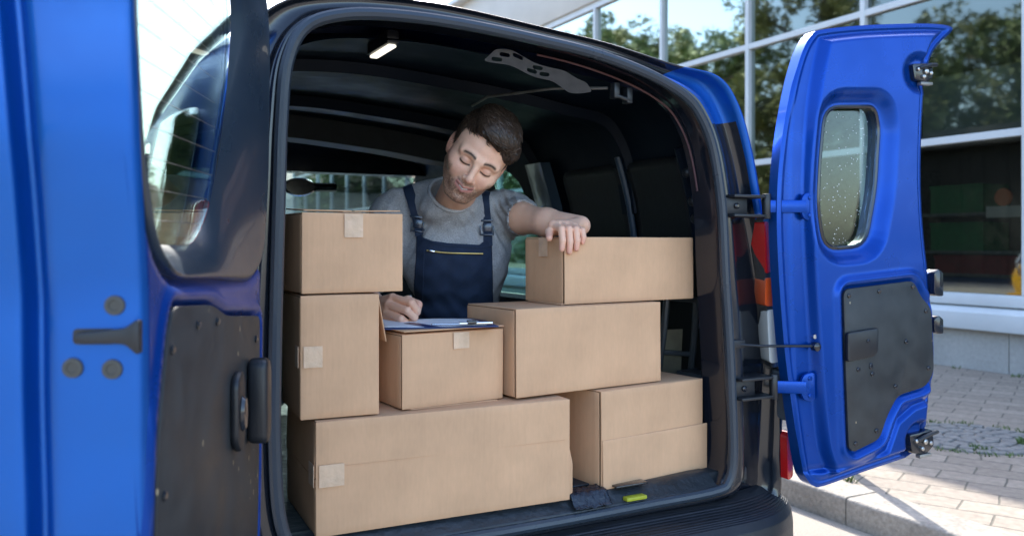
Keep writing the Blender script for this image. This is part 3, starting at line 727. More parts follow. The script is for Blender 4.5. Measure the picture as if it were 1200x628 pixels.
put('roof_wire', MB().tube([(.24, .08, 1.70), (.16, .22, 1.715), (.06, .42, 1.715), (.05, .5, 1.70)], .004, 6), M_steel, van)
# yellow loop set in the sill
yb = put('yellow_pull', MB().box(.238, .300, -.010, .012, .656, .666), M_yellow, van, bev=.003)
put('pull_recess', MB().box(.224, .322, .016, .048, .6845, .690), M_blackgl, van, bev=.002)

# rear bumper
def bump(U, V):
    P = np.array([(.05, .60), (.03, .618), (.005, .612), (-.03, .600), (-.075, .592), (-.105, .584), (-.122, .568), (-.13, .54), (-.132, .47), (-.125, .40), (-.10, .33), (.04, .30)])
    d = np.arange(len(P)); y = np.interp(V, d, P[:, 0]); z = np.interp(V, d, P[:, 1]); a = np.abs(U)
    k = np.clip((a-.52)/.32, 0, 1); cv = k**2.2
    z = z+np.where((V > 2.4) & (V < 5), .0015*np.sin(V*22), 0)
    y = y*(1-.3*cv)+cv*.12
    return np.sign(U)*np.minimum(a, .84), y, z-.02*cv
put('bumper', sheet(bump, -.845, .845, 0, 11, .03, None, M_black, stepv=.07, thick=.004), None, van, deg=180)
put('bumper_side', MB().box(.80, .835, .10, .42, .30, .57), M_black, van, bev=.015)
put('bumper_side', MB().box(-.835, -.80, .10, .42, .30, .57), M_black, van, bev=.015)
put('bumper_plug', MB().lathe([(.012, 0), (.012, .004)], lambda x, y, h: (.815+h*.6, .03+x-h, .50+y), 14), M_blackgl, van)
put('chassis', MB().box(-.70, .70, .12, 3.5, .22, .50), M_dark, van)
# tail lights
def lens_x(z): return float(np.interp(z, [.60, .80, .95, 1.03, 1.2, 1.385], [.80, .824, .826, .822, .79, .752]))+.004
def lens(name, poly, m, y0=.0, y1=.15, part=None, root=van):
    return put(name, MB().prism(roundpoly(poly, .012, 3), lambda u, v, h: ((max(u, lens_x(v)-.02) if (h > .05 and u > 0) else u), h, v), y0, y1), m, root, bev=.004, part=part)
tl = lens('tail_light', [(.719, 1.375), (.752, 1.385), (.822, 1.03), (.826, .96), (.748, .95), (.724, 1.20)], mat('dark_housing', (.04, .042, .045), .25, coat=1), .020, .15)
for nm, poly, m in (('red_lens', [(.716, 1.36), (.732, 1.36), (.742, 1.22), (.722, 1.215)], M_red), ('reflector', [(.733, 1.345), (.752, 1.32), (.782, 1.215), (.743, 1.215)], M_clear),
                    ('indicator_lens', [(.722, 1.205), (.790, 1.200), (.798, 1.125), (.718, 1.125)], M_orange), ('reversing_lens', [(.727, 1.115), (.802, 1.115), (.818, .97), (.736, .965)], M_clear)):
    lens(nm, poly, m, .013, .155, part=tl)
tl2 = lens('tail_light', [(-.745, 1.385), (-.767, 1.385), (-.838, 1.03), (-.84, .96), (-.80, .95), (-.775, 1.20)], M_red, .008, .12)
lens('rear_reflector', [(.798, .76), (.822, .77), (.824, .64), (.802, .63)], M_red, .01, .12)
lens('flank_edge', [(.775, .94), (.832, .95), (.835, .80), (.79, .80)], mat('grey_trim', (.10, .12, .15), .25, coat=.6), .006, .12)
# wheels
for wx_, wy in ((-.72, .62), (.72, .62), (-.72, 3.15), (.72, 3.15)):
    sg_ = 1 if wx_ > 0 else -1
    wh = put('wheel', MB().lathe([(.20, -.09), (.29, -.095), (.315, -.07), (.318, 0), (.315, .07), (.29, .095), (.20, .09)], lambda x, y, h: (wx_+h, wy+x, .318+y), 32), M_tyre, van)
    put('rim', MB().lathe([(.20, .05), (.18, .07), (.05, .06), (.03, .08)], lambda x, y, h: (wx_+sg_*h, wy+x, .318+y), 24), M_steel, van, part=wh)

# ---------------- rear doors ----------------
def lerp_poly(pts, x): return np.interp(x, [p[0] for p in pts], [p[1] for p in pts])
class Door:
    def __init__(s, o, ang, flip):
        s.o = Vector((*o, 0)); s.d = Vector((math.cos(ang), math.sin(ang), 0)); s.n = Vector((math.sin(ang), -math.cos(ang), 0))*flip
    def fn(s, t, z, h): return (s.o.x+s.d.x*t+s.n.x*h, s.o.y+s.d.y*t+s.n.y*h, z)
def soften(d, k): return sstep(-d/k)

# right door ----------------------------------------------------------
D = Door((.70, -.03), R(-6), 1)
outR = cat([(.104, 1.85), (.125, 1.875), (.149, 1.889), (.286, 1.914), (.478, 1.938), (.585, 1.947), (.640, 1.945), (.645, 1.932), (.605, 1.90), (.566, 1.860), (.540, 1.792), (.528, 1.69), (.521, 1.514), (.528, 1.363), (.551, 1.186), (.563, 1.07), (.565, .958), (.561, .883), (.546, .81), (.538, .72), (.520, .695), (.494, .684), (.317, .655), (.164, .628), (.130, .632), (.110, .648), (.090, .690), (.061, .843), (.032, 1.032), (.012, 1.265), (.009, 1.428), (.023, 1.568), (.052, 1.71), (.080, 1.80)], 4)
winR = roundpoly([(.150, 1.53), (.168, 1.678), (.348, 1.690), (.363, 1.63), (.349, 1.45), (.312, 1.293), (.165, 1.283), (.143, 1.40)], .05, 5)
panR = roundpoly([(.203, 1.173), (.461, 1.193), (.484, 1.150), (.528, 1.111), (.538, .925), (.505, .886), (.400, .868), (.362, .815), (.333, .750), (.239, .722), (.222, .735), (.212, .928)], .022, 4)
TRZ = cat([(.60, .20), (.68, .165), (.743, .140), (.88, .120), (1.03, .108), (1.25, .092), (1.43, .085), (1.56, .090), (1.665, .100), (1.76, .117), (1.83, .135), (1.95, .17)], 12, closed=False)
def hgtR(T, Z):
    so_ = psdf(T, Z, outR); wi = psdf(T, Z, winR); pa = psdf(T, Z, panR)
    tr = np.interp(Z, TRZ[:, 0], TRZ[:, 1])
    pan = np.maximum(so_+.018, tr-T)
    h = .012+.036*soften(pan, .026)
    h += .005*np.exp(-((so_+.010)/.006)**2)
    h += .005*sstep((T-tr*.5)/.014)*(1-soften(pan, .026))
    h -= .030*sstep(1-np.maximum(wi-.010, 0)/.040)
    h += .010*np.exp(-((pa-.020)/.010)**2)-.006*soften(pa-.012, .01)
    l = np.sqrt(((T-.487)/1.1)**2+(Z-.735)**2)-.040
    h -= .022*sstep(1-np.maximum(l, 0)/.022)
    l2 = np.sqrt(((T-.490)/1.1)**2+(Z-1.79)**2)-.035
    h -= .012*sstep(1-np.maximum(l2, 0)/.03)
    # swage line under the latch
    zz = np.interp(T, [.16, .30, .36, .40, .46, .54], [.676, .690, .715, .80, .835, .852])
    h += .010*sstep((zz-Z)/.012)*sstep(-(so_+.012)/.02)*.8-.004*np.exp(-((Z-zz)/.008)**2)
    e = .010*sstep((T-.40)/.05)*sstep((1.30-Z)/.3)*sstep((Z-1.2)/.05)
    return h+e
sdR = lambda U, V: np.maximum(psdf(U, V, outR), -psdf(U, V, winR))
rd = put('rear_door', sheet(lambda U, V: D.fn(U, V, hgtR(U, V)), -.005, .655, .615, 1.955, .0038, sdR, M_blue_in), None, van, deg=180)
rd['label'] = 'right rear door opened flat beside the opening'
put('outer_skin', sheet(lambda U, V: D.fn(U, V, -.022+0*U), -.005, .655, .615, 1.955, .012, sdR, M_blue), None, van, part=rd, deg=180)
def rim_strip(Dr, poly, h0, h1, m, part, name, hf=None):
    V = []; n = len(poly)
    for (u, v) in poly: V += [Dr.fn(u, v, float(h0(np.array([u]))[0]) if callable(h0) else h0), Dr.fn(u, v, float(hf(np.array([u]), np.array([v]))[0]) if hf else h1)]
    put(name, mesh(V, [(2*i, 2*((i+1) % n), 2*((i+1) % n)+1, 2*i+1) for i in range(n)], m), None, van, part=part, deg=60)
rim_strip(D, outR, -.022, 0, M_blue, rd, 'door_edge', hgtR)
rim_strip(D, winR, -.022, 0, M_black, rd, 'window_rubber', hgtR)
put('window_rubber', MB().tube([D.fn(u, v, .016) for u, v in winR], .006, 6, closed=True), M_blackgl, van, part=rd)
put('window_glass', MB().prism(winR, D.fn, -.010, -.006), M_dglass, van, part=rd, smooth=False)
# rain drops on the glass
dm = MB()
for k in range(150):
    u, v = random.uniform(.15, .36), random.uniform(1.30, 1.68)
    if psdf(np.array([u]), np.array([v]), winR)[0] > -.01: continue
    r = random.uniform(.0007, .0017); dm.lathe([(r, 0), (r*.7, r*.6)], lambda x, y, h: D.fn(u+x, v+y, -.0058+h), 6)
put('water_drops', dm, M_paper, van, part=rd)
rd_d = [o for o in COL.objects if o.name.startswith('water_drops')][0]; rd_d['kind'] = 'stuff'
pp_ = put('trim_panel', MB().prism(panR, D.fn, .036, .051), M_panel, van, part=rd, bev=.0025)
def screw(Dr, u, v, h, part, r=.0065, m=None):
    put('screw', MB().lathe([(r, 0), (r, .002), (r*.6, .004)], lambda x, y, q: Dr.fn(u+x, v+y, h+q), 12), m or M_blackgl, van, part=part)
for u, v in ((.222, 1.155), (.33, 1.165), (.455, 1.176), (.505, 1.105), (.43, 1.02), (.515, .94), (.39, .895), (.305, .935), (.255, .95), (.30, .96), (.32, .775), (.245, .745)):
    screw(D, u, v, .051, rd)
put('latch_cover', MB().prism(roundpoly([(.205, 1.055), (.315, 1.065), (.315, 1.0), (.300, .985), (.205, .975)], .008, 3), D.fn, .0512, .066), M_black, van, part=rd, bev=.005)
screw(D, .275, 1.03, .066, rd, .005)
screw(D, .300, .955, .051, rd)
# latches
def latch(u, v, s):
    b = MB(); b.prism(roundpoly([(u-.045*s, v+.028*s), (u+.045*s, v+.036*s), (u+.05*s, v-.01), (u+.02*s, v-.034*s), (u-.035*s, v-.026*s)], .008, 3), D.fn, .020, .052)
    la = put('latch', b, M_blackgl, van, part=rd, bev=.004)
    c = MB()
    for a, b2, r in ((-.022, .010, .006), (.012, .005, .008), (.0, -.014, .006), (.032, .0, .006)): c.lathe([(r, 0), (r, .006), (r*.5, .009)], lambda x, y, q: D.fn(u+a*s+x, v+b2*s+y, .052+q), 12)
    put('latch_bolt', c, M_metal, van, part=rd)
    put('latch_claw', MB().tube([D.fn(u-.02, v+.012*s, .058), D.fn(u+.02, v+.026*s, .062), D.fn(u+.058*s, v+.030*s, .055)], .006, 8), M_black, van, part=rd)
    put('latch_plate', MB().prism([(u-.01, v-.042*s), (u+.035, v-.040*s), (u+.035, v-.030*s), (u-.01, v-.032*s)], D.fn, .04, .056), M_steel, van, part=rd, bev=.001)
latch(.492, 1.79, .85); latch(.487, .725, 1.0)
# striker blocks on the free edge
for v0, v1 in ((1.145, 1.225), (1.035, 1.09)):
    st = put('edge_striker', MB().prism(roundpoly([(.548, v0+.01), (.548, v1-.012), (.565, v1), (.585, v1-.012), (.585, v0), (.562, v0)], .006, 3), D.fn, -.004, .042), M_blackgl, van, part=rd, bev=.003)
# hinges of the right door
def hinge_right(zc, px_bx):
    b = MB(); b.box(px_bx-.075, px_bx+.045, -.030, .05, zc+.022, zc+.030); b.box(px_bx-.075, px_bx+.045, -.030, .05, zc-.030, zc-.022)
    b.box(px_bx-.085, px_bx-.010, -.008, .04, zc-.0215, zc+.0215); b.tube([(px_bx+.045, -.022, zc-.034), (px_bx+.045, -.022, zc+.034)], .012, 12)
    hb = put('hinge_bracket', b, M_black, van, bev=.002)
    put('hinge_bolt', MB().lathe([(.008, 0), (.008, .005), (.004, .008)], lambda x, y, h: (px_bx-.05+x, -.008-h, zc+y), 10), M_blackgl, van, part=hb)
    p = MB(); a = D.fn(.088, zc, .036); p0 = (px_bx+.052, -.030)
    for (x0, y0), (x1, y1) in (((p0[0]-.006, p0[1]+.004), (a[0], a[1])),):
        dx, dy = x1-x0, y1-y0; L = math.hypot(dx, dy); nx, ny = -dy/L*.004, dx/L*.004
        p.prism([(x0+nx, y0+ny), (x1+nx, y1+ny), (x1-nx, y1-ny), (x0-nx, y0-ny)], lambda u, v, h: (u, v, h), zc-.017, zc+.017)
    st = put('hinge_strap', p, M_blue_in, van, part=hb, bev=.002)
    pl = roundpoly([(.075, zc-.022), (.085, zc-.036), (.112, zc-.040), (.122, zc-.034), (.122, zc+.034), (.112, zc+.040), (.085, zc+.036), (.075, zc+.022)], .008, 3)
    put('hinge_plate', MB().prism(pl, D.fn, .024, .034), M_blue_in, van, part=rd, bev=.003)
    for dz in (-.024, .024): screw(D, .102, zc+dz, .034, rd, .007, M_blue_in)
hinge_right(1.400, .645); hinge_right(.908, .672)
ck = put('check_rod', MB().tube([(.590, .0, 1.028), (.66, -.04, 1.024), (.80, -.075, 1.02), D.fn(.125, 1.018, .045)], .0035, 8), M_black, van)
put('rod_pivot', MB().lathe([(.012, 0), (.012, .016), (.006, .02)], lambda x, y, h: D.fn(.118+x, 1.018+y, .030+h), 12), M_blackgl, van, part=ck)
put('rod_bolt', MB().lathe([(.006, 0), (.006, .010)], lambda x, y, h: D.fn(.118+x, 1.045+y, .026+h), 10), M_metal, van, part=ck)
put('rod_fork', MB().box(.575, .625, -.012, .0, 1.018, 1.04), M_black, van, part=ck, bev=.003)

# left door ----------------------------------------------------------
DL = Door((-.63, -.02), R(247.2), -1)
outL = cat([(.03, 1.79), (.10, 1.815), (.35, 1.835), (.70, 1.85), (.80, 1.85), (.818, 1.83), (.80, 1.72), (.776, 1.56), (.764, 1.42), (.748, 1.32), (.737, 1.24), (.735, 1.10), (.735, .80), (.730, .66), (.705, .635), (.50, .63), (.16, .63), (.125, .65), (.110, .75), (.075, 1.0), (.035, 1.25), (.005, 1.5), (.01, 1.68)], 4)
winL = roundpoly([(.045, 1.70), (.085, 1.79), (.70, 1.80), (.778, 1.77), (.766, 1.55), (.742, 1.40), (.70, 1.30), (.62, 1.258), (.19, 1.245), (.10, 1.28), (.06, 1.42)], .06, 5)
winLi = roundpoly([(.19, 1.70), (.22, 1.77), (.67, 1.785), (.752, 1.75), (.742, 1.55), (.722, 1.42), (.68, 1.33), (.61, 1.298), (.42, 1.297), (.345, 1.345), (.285, 1.43), (.225, 1.56)], .05, 5)
winLo = roundpoly([(.06, 1.70), (.10, 1.79), (.62, 1.80), (.72, 1.76), (.715, 1.45), (.64, 1.29), (.15, 1.27), (.07, 1.32)], .05, 5)
skinL = lambda T: -(.050+.136*sstep((T-.45)/.25))
panL = roundpoly([(.651, 1.222), (.47, 1.211), (.388, 1.188), (.150, 1.168), (.158, .90), (.178, .70), (.40, .685), (.712, .70), (.712, .960), (.701, 1.084), (.670, 1.19)], .022, 4)
def hgtL(T, Z):
    so_ = psdf(T, Z, outL); wi = psdf(T, Z, winL); pa = psdf(T, Z, panL)
    h = -.020*sstep((.125-T)/.03)
    h += .007*np.exp(-((pa-.016)/.009)**2)-.008*soften(pa-.010, .01)
    h -= .018*sstep(1-np.maximum(wi, 0)/.028)
    return h-.012*sstep(1+so_/.014)
sdL = lambda U, V: np.maximum(psdf(U, V, outL), -psdf(U, V, winL))
ld = put('rear_door', sheet(lambda U, V: DL.fn(U, V, hgtL(U, V)), -.01, .825, .62, 1.86, .006, sdL, M_blue_in), None, van, deg=180)
ld['label'] = 'left rear door swung out towards the camera'
# dark glossy moulding round the left window, sloping to the glass
def mould():
    n = len(winL); A = np.array(winL)
    B = np.array(winLi); 
    def rs(P, m_):
        P = np.vstack([P, P[:1]]); d = np.r_[0, np.cumsum(np.linalg.norm(np.diff(P, axis=0), axis=1))]; t = np.linspace(0, d[-1], m_+1)[:-1]
        return np.stack([np.interp(t, d, P[:, 0]), np.interp(t, d, P[:, 1])], -1)
    # match by angle from the window centre
    c = np.array([.46, 1.52])
    def pol(P):
        P = rs(P, 720); a = np.arctan2(P[:, 1]-c[1], P[:, 0]-c[0]); i = np.argsort(a); return a[i], P[i]
    aa, PA = pol(A); ab, PB = pol(B); th = np.linspace(-math.pi, math.pi, 121)[:-1]
    g = lambda a, P: np.stack([np.interp(th, a, P[:, 0], period=2*math.pi), np.interp(th, a, P[:, 1], period=2*math.pi)], -1)
    GA, GB = g(aa, PA), g(ab, PB)
    rows = []
    for f, h in ((-.14, -.024), (-.10, -.006), (-.02, .002), (.0, .002), (.10, -.001), (.55, -.012), (.85, -.026), (1, -.036)):
        P = GA*(1-f)+GB*f; rows.append([DL.fn(p[0], p[1], h) for p in P])
    return loft(rows, mat('window_moulding', (.022, .036, .055), .30, coat=.3, rvar=.05)), GB
ml, GB = mould()
put('window_moulding', ml, None, van, part=ld, deg=180)
put('window_glass', MB().prism([tuple(p) for p in GB], DL.fn, -.040, -.037), M_dglass, van, part=ld, smooth=False)
hw = MB()
for k in range(11):
    z = 1.33+k*.04; us = [u for u in np.linspace(.30, .75, 60) if psdf(np.array([u]), np.array([z]), winLi)[0] < -.012]
    if len(us) > 2: hw.tube([DL.fn(us[0], z, -.0362), DL.fn(us[-1], z, -.0362)], .00045, 4)
put('heater_wires', hw, mat('heater_wire', (.10, .09, .08), .6), van, part=ld)
# thick free edge of the door (the end that faces the camera), lofted up its height
prof = [(-.012, 0.0), (-.004, -.004), (.0, -.012), (.001, -.04), (.0, -.085), (-.002, -.102), (-.008, -.110), (-.016, -.113), (-.020, -.118), (-.018, -.124), (-.008, -.128), (.003, -.131), (.006, -.138), (.006, -.170), (.002, -.180), (-.008, -.184), (-.03, -.186)]
zz_ = np.r_[np.linspace(.66, 1.84, 48)]
def tfree(z): return float(np.interp(z, [.66, .80, 1.10, 1.24, 1.32, 1.42, 1.56, 1.72, 1.83, 1.85], [.730, .735, .735, .737, .748, .764, .776, .80, .818, .80]))
pc = cat(prof, 3, closed=False)
wob = lambda z: .010*float(sstep((z-1.35)/.35))-.004*float(sstep((1.15-z)/.2))
rows = [[DL.fn(tfree(z)+u-.0, z, v-wob(z)*(1 if v < -.09 else 0)) for u, v in pc] for z in zz_]
V = [v for r in rows for v in r]; n = len(pc)
put('door_edge', mesh(V, [(i*n+j, i*n+j+1, (i+1)*n+j+1, (i+1)*n+j) for i in range(len(rows)-1) for j in range(n-1)], M_blue_sheen), None, van, part=ld, deg=180)
def hz(U, V): return DL.fn(U, V, skinL(U))
put('outer_skin', sheet(hz, .0, .80, .64, 1.85, .015, lambda U, V: np.maximum(psdf(U, V, outL)+.001, -psdf(U, V, winLo)), M_blue), None, van, part=ld, deg=180)
rim_strip(DL, outL, skinL, -.012, M_blue, ld, 'door_rim', lambda u, v: np.where((u > .70), skinL(u), hgtL(u, v)))
put('trim_panel', MB().prism(panL, DL.fn, -.010, .006), M_panel, van, part=ld, bev=.0025)
for u, v in ((.66, 1.17), (.55, 1.19), (.45, 1.185), (.19, 1.13), (.69, 1.0), (.19, .76), (.6, .72)): screw(DL, u, v, .006, ld)
hn = put('handle', MB().prism(roundpoly([(.375, 1.085), (.375, .985), (.345, .965), (.325, .985), (.325, 1.085), (.345, 1.10)], .02, 4), DL.fn, .0065, .020), M_black, van, part=ld, bev=.005)
put('grab_handle', MB().prism(roundpoly([(.262, 1.10), (.262, .96), (.232, .955), (.215, .975), (.215, 1.085), (.232, 1.105)], .015, 3), DL.fn, .0065, .040), M_black, van, part=ld, bev=.008, seg=3)
put('handle_cup', MB().lathe([(.024, 0), (.020, .005), (.008, .006)], lambda x, y, h: DL.fn(.350+x*.7, 1.03+y*1.2, .021+h), 18), M_blackgl, van, part=ld)
put('panel_clip', MB().box(-.006, .006, -.012, .012, -.01, .01, Matrix.Translation(DL.fn(.62, .86, .012))), M_blackgl, van, part=ld, bev=.003)
# lock catch and bungs in the free edge
def onedge(z, v): return DL.fn(tfree(z)+.001, z, v)
def edge_disc(z, v, r, m, nm):
    t0 = tfree(z)
    put(nm, MB().lathe([(r, 0), (r*.95, .004), (r*.55, .0045), (r*.5, .003)], lambda x, y, h: DL.fn(t0+h, z+y, v+x), 18), m, van, part=ld)
M_bung = mat('rubber_bung', (.07, .068, .06), .75)
edge_disc(1.230, -.032, .0115, M_bung, 'rubber_bung'); edge_disc(1.160, -.078, .0115, M_bung, 'rubber_bung'); edge_disc(1.158, -.035, .0115, M_bung, 'rubber_bung'); edge_disc(.975, -.145, .014, M_bung, 'rubber_bung')
t0 = tfree(1.195)
fnE = lambda u, v, h: DL.fn(t0+h, v, u)
cb_ = MB().prism(roundpoly([(-.075, 1.190), (-.072, 1.199), (-.045, 1.202), (-.018, 1.205), (-.006, 1.214), (-.002, 1.214), (-.002, 1.176), (-.006, 1.176), (-.018, 1.187), (-.045, 1.188)], .004, 2), fnE, .0, .012)
ct = put('lock_catch', cb_, M_black, van, part=ld, bev=.002)
put('catch_slot', MB().prism(roundpoly([(-.078, 1.186), (-.078, 1.204), (-.030, 1.204), (-.030, 1.186)], .006, 3), fnE, -.002, .0012), M_black, van, part=ld)

# =====================================================================
#  CARTONS
# =====================================================================
def carton(x, y, z, w_, d_, h_, rot, label, flaps=(), tapes=(), seam=None, split=False):
    e = empty('cardboard_box', (x, y, z), R(rot)); tag(e, label, 'cardboard box', 'cardboard boxes loaded in the van')
    rs = random.Random(int(w_*1e4))
    def part(nm, b, m=M_card, bev=.0015, sg=2, tri=False):
        o = obj(nm, b.me(m, bev, sg)); autosmooth(o, 30); o.parent = e; return o
    def panel(fn, a0, a1, b0, b1, t, amp=.0026):
        # gently warped board: fn(a,b,h)
        n = 14; V = []; F = []
        ph = [rs.uniform(0, 6) for _ in range(4)]
        for q in (0, 1):
            for i in range(n+1):
                for j in range(n+1):
                    a = a0+(a1-a0)*i/n; b = b0+(b1-b0)*j/n
                    k = math.sin(math.pi*i/n)*math.sin(math.pi*j/n)
                    wv = amp*(k*.7+.35*math.sin(i/n*5+ph[0])*math.sin(j/n*4+ph[1]))
                    V.append(fn(a, b, (t if q else 0)+wv))
        N = (n+1)**2; g = lambda q, i, j: q*N+i*(n+1)+j
        for i in range(n):
            for j in range(n):
                for q in (0, 1): F.append((g(q, i, j), g(q, i+1, j), g(q, i+1, j+1), g(q, i, j+1)))
        for i in range(n):
            F.append((g(0, i, 0), g(0, i+1, 0), g(1, i+1, 0), g(1, i, 0))); F.append((g(0, i, n), g(0, i+1, n), g(1, i+1, n), g(1, i, n)))
            F.append((g(0, 0, i), g(0, 0, i+1), g(1, 0, i+1), g(1, 0, i))); F.append((g(0, n, i), g(0, n, i+1), g(1, n, i+1), g(1, n, i)))
        return MB().add(V, F)
    core = MB().box(.007, w_-.006, .0085, d_, .004, h_-.004); part('inner_box', core, M_card2)
    part('front_board', panel(lambda a, b, q: (a, .004-q, b), 0, w_, 0, h_, .004), M_card)
    part('top_board', panel(lambda a, b, q: (a, b, h_-.003+q), .002, w_-.002, .0045, d_, .0032, .0012), M_card)
    for k in range(2):      # end flaps meet in the middle, left and right
        if not split and k: continue
        z0, z1 = (0.001, h_-.004) if not split else ((0.001, h_/2-.0012) if k == 0 else (h_/2+.0012, h_-.004))
        part('end_flap', panel(lambda a, b, q: (.0042-q-(.003*(1-abs(b-h_/2)/(h_/2)) if k else .001), a, b), .0098, d_, z0, z1, .003, .001), M_card)
        part('end_flap', panel(lambda a, b, q: (w_-.0038+q+(.002 if k else 0), a, b), .0098, d_, z0, z1, .003, .001), M_card)
    for f in flaps: part('loose_flap', f, M_card)
    if split: part('crease', MB().box(.01, w_-.01, -.0026, -.0018, h_*.60, h_*.60+.0006), M_card, 0)
    for (face, a0, a1, b0, b1) in tapes:
        if face == 'F': part('tape', MB().box(a0, a1, -.0022-.0016, -.0012-.0012, b0, b1), M_tape, 0)
        if face == 'T': part('tape', MB().box(a0, a1, b0, b1, h_+.0016, h_+.0024), M_tape, 0)
        if face == 'L': part('tape', MB().box(-.0045, -.0034, a0, a1, b0, b1), M_tape, 0)
    if seam: part('overlap_panel', panel(lambda a, b, q: (a, -.0005-q, b), seam[0], seam[1], seam[2], seam[3], .0042), M_card)
    return e
ZA = .68
def flap_poly(pts, t):
    """plate through 4 given points with thickness vector t"""
    V = [Vector(p) for p in pts]; t = Vector(t)
    return MB().add([tuple(v) for v in V]+[tuple(v+t) for v in V], [(0, 1, 2, 3), (7, 6, 5, 4), (0, 4, 5, 1), (1, 5, 6, 2), (2, 6, 7, 3), (3, 7, 4, 0)])
A = carton(-.532, .027, ZA, .614, .31, .243, -1.8, 'long wide box at the bottom left, carrying the small boxes',
    flaps=[flap_poly([(.613, .01, .005), (.613, .01, .150), (.629, .012, .085), (.629, .012, .012)], (0, .12, 0))],
    tapes=[('F', .006, .060, .105, .152), ('L', .004, .05, .105, .152)], split=True)
D_ = carton(-.560, .046, ZA+.2465, .170, .24, .262, -3.5, 'tall upright box with a square tape patch on the bottom left box',
    flaps=[flap_poly([(.171, .02, .262), (.171, .15, .262), (.190, .15, .155), (.190, .02, .155)], (.003, 0, 0))], tapes=[('F', .006, .046, .110, .155), ('L', .004, .04, .110, .155)])
E_ = carton(-.556, .050, ZA+.2465+.266, .228, .25, .173, 1.5, 'highest box on the left, on top of the tall upright box',
    flaps=[flap_poly([(.006, .006, .176), (.112, .006, .176), (.112, .16, .180), (.006, .16, .184)], (0, 0, .003)), flap_poly([(.118, .006, .176), (.224, .004, .178), (.224, .16, .184), (.118, .16, .180)], (0, 0, .003))],
    tapes=[('F', .092, .134, .120, .171), ('T', .092, .134, .006, .1)])
C2 = carton(-.331, .052, ZA+.2465, .268, .31, .168, 5.5, 'small box under the clipboard, in the middle of the stack', tapes=[('F', .130, .172, .128, .166)],
    flaps=[flap_poly([(.002, -.006, .1735), (.266, -.008, .1735), (.266, .20, .1735), (.002, .20, .1735)], (0, 0, .003)), flap_poly([(.02, -.004, -.002), (.25, -.004, -.003), (.25, .10, -.003), (.02, .10, -.003)], (0, 0, .002))])
F_ = carton(-.048, .040, ZA+.2505, .468, .23, .212, 6.0, 'wide box bridging the two bottom boxes, with one box on top')
G_ = carton(.193, .038, ZA, .368, .30, .247, 7.2, 'bottom right box with a folded edge across its front', seam=(.002, .381, .0, .124))
H_ = carton(.114, .085, ZA+.2505+.215, .446, .18, .170, 5.0, 'top right box that the man rests his hand on', tapes=[('L', .07, .11, .120, .168)],
    flaps=[flap_poly([(.0, .0, .000), (.0, .16, .0), (-.006, .16, -.001), (-.01, .0, -.001)], (0, 0, .002))])

# clipboard, paper, pen
def person2w(p): return (CX+S_*p[1]+C_*p[0], CY+C_*p[1]-S_*p[0], p[2])
ZB = ZA+.2465+.1765
clip = empty('clipboard', (-.22, .16, ZB)); tag(clip, 'blue clipboard with white sheets lying on the small middle box', 'clipboard')
TB = Matrix.Translation((-.208, .165, ZB)) @ Matrix.Rotation(R(-14), 4, 'Z')
M_clipb = mat('clipboard_blue', (.01, .03, .12), .35); M_clipm = mat('clip_metal', (.75, .76, .78), .2, 1)
put('board', MB().box(-.138, .138, -.105, .115, .0005, .0035, TB), M_clipb, clip, bev=.001)
def paperfn(U, V):
    z = .0045+.004*sstep((-U-.02)/.12)*sstep((V)/.1)+.0012*np.sin(U*30+V*12)
    P = [TB @ Vector((float(a), float(b), float(c))) for a, b, c in zip(U.ravel(), V.ravel(), z.ravel())]
    A3 = np.array(P).reshape(*U.shape, 3); return A3[..., 0], A3[..., 1], A3[..., 2]
put('paper', sheet(paperfn, -.128, .112, -.092, .10, .01, None, M_paper, thick=.0008), None, clip, deg=180)
put('clip', MB().box(.045, .125, -.101, -.088, .0075, .013, TB).box(-.02, .045, -.099, -.090, .0075, .011, TB), M_clipm, clip, bev=.002)
put('clip_spring', MB().box(.064, .086, -.103, -.086, .0075, .017, TB), M_blackgl, clip, bev=.002)

# folded dark hand truck between the boxes and the right wall
ht = empty('folded_cart', (.69, .35, ZA)); tag(ht, 'folded black metal and plastic cart leaning behind the right boxes', 'cart')
M_fr = mat('cart_frame', (.13, .15, .17), .35, .6)
TC = Matrix.Translation((.09, -.20, 0))
def putc(name, mb, m): mb.v = [tuple(TC @ Vector(v)) for v in mb.v]; return put(name, mb, m, ht)
putc('frame', MB().tube([(.54, .62, .70), (.50, .50, 1.02), (.49, .47, 1.14)], .010, 8).tube([(.66, .60, .70), (.60, .48, 1.00), (.585, .45, 1.13)], .010, 8).tube([(.49, .47, 1.14), (.585, .45, 1.13)], .010, 8).tube([(.51, .52, .97), (.61, .50, .96)], .008, 8), M_fr)
putc('pad', MB().add([(.53, .56, .84), (.60, .545, .84), (.565, .49, 1.04), (.51, .505, 1.04)], [(0, 1, 2, 3)]), mat('cart_pad', (.14, .13, .09), .7, var=.3))
putc('handle', MB().tube([(.60, .47, 1.05), (.63, .45, 1.055), (.655, .44, 1.03), (.665, .44, .99)], .008, 8), M_fr)
putc('foot', MB().box(.55, .68, .38, .50, .93-.03, .945-.03), M_fr)

# crumpled dark film lying on the sill between the boxes
def film(U, V):
    z = .6865+.0022*np.sin(U*150+V*90)*np.sin(V*110+U*40)+.0016*np.sin(U*330-V*190)+.003; z = z-.03*sstep((.02-V)/.03)
    return U, V, z
M_film = mat('film', (.015, .022, .035), .25, bump=.5, bscale=90)
for x0, x1, lb in ((.088, .195, 'crumpled black film on the sill between the two bottom boxes'),):
    fl = put('black_film', sheet(film, x0, x1, -.012, .06, .005, None, M_film, thick=.001), None, None, deg=180, at=(x0, 0, .68)); tag(fl, lb, 'plastic film')

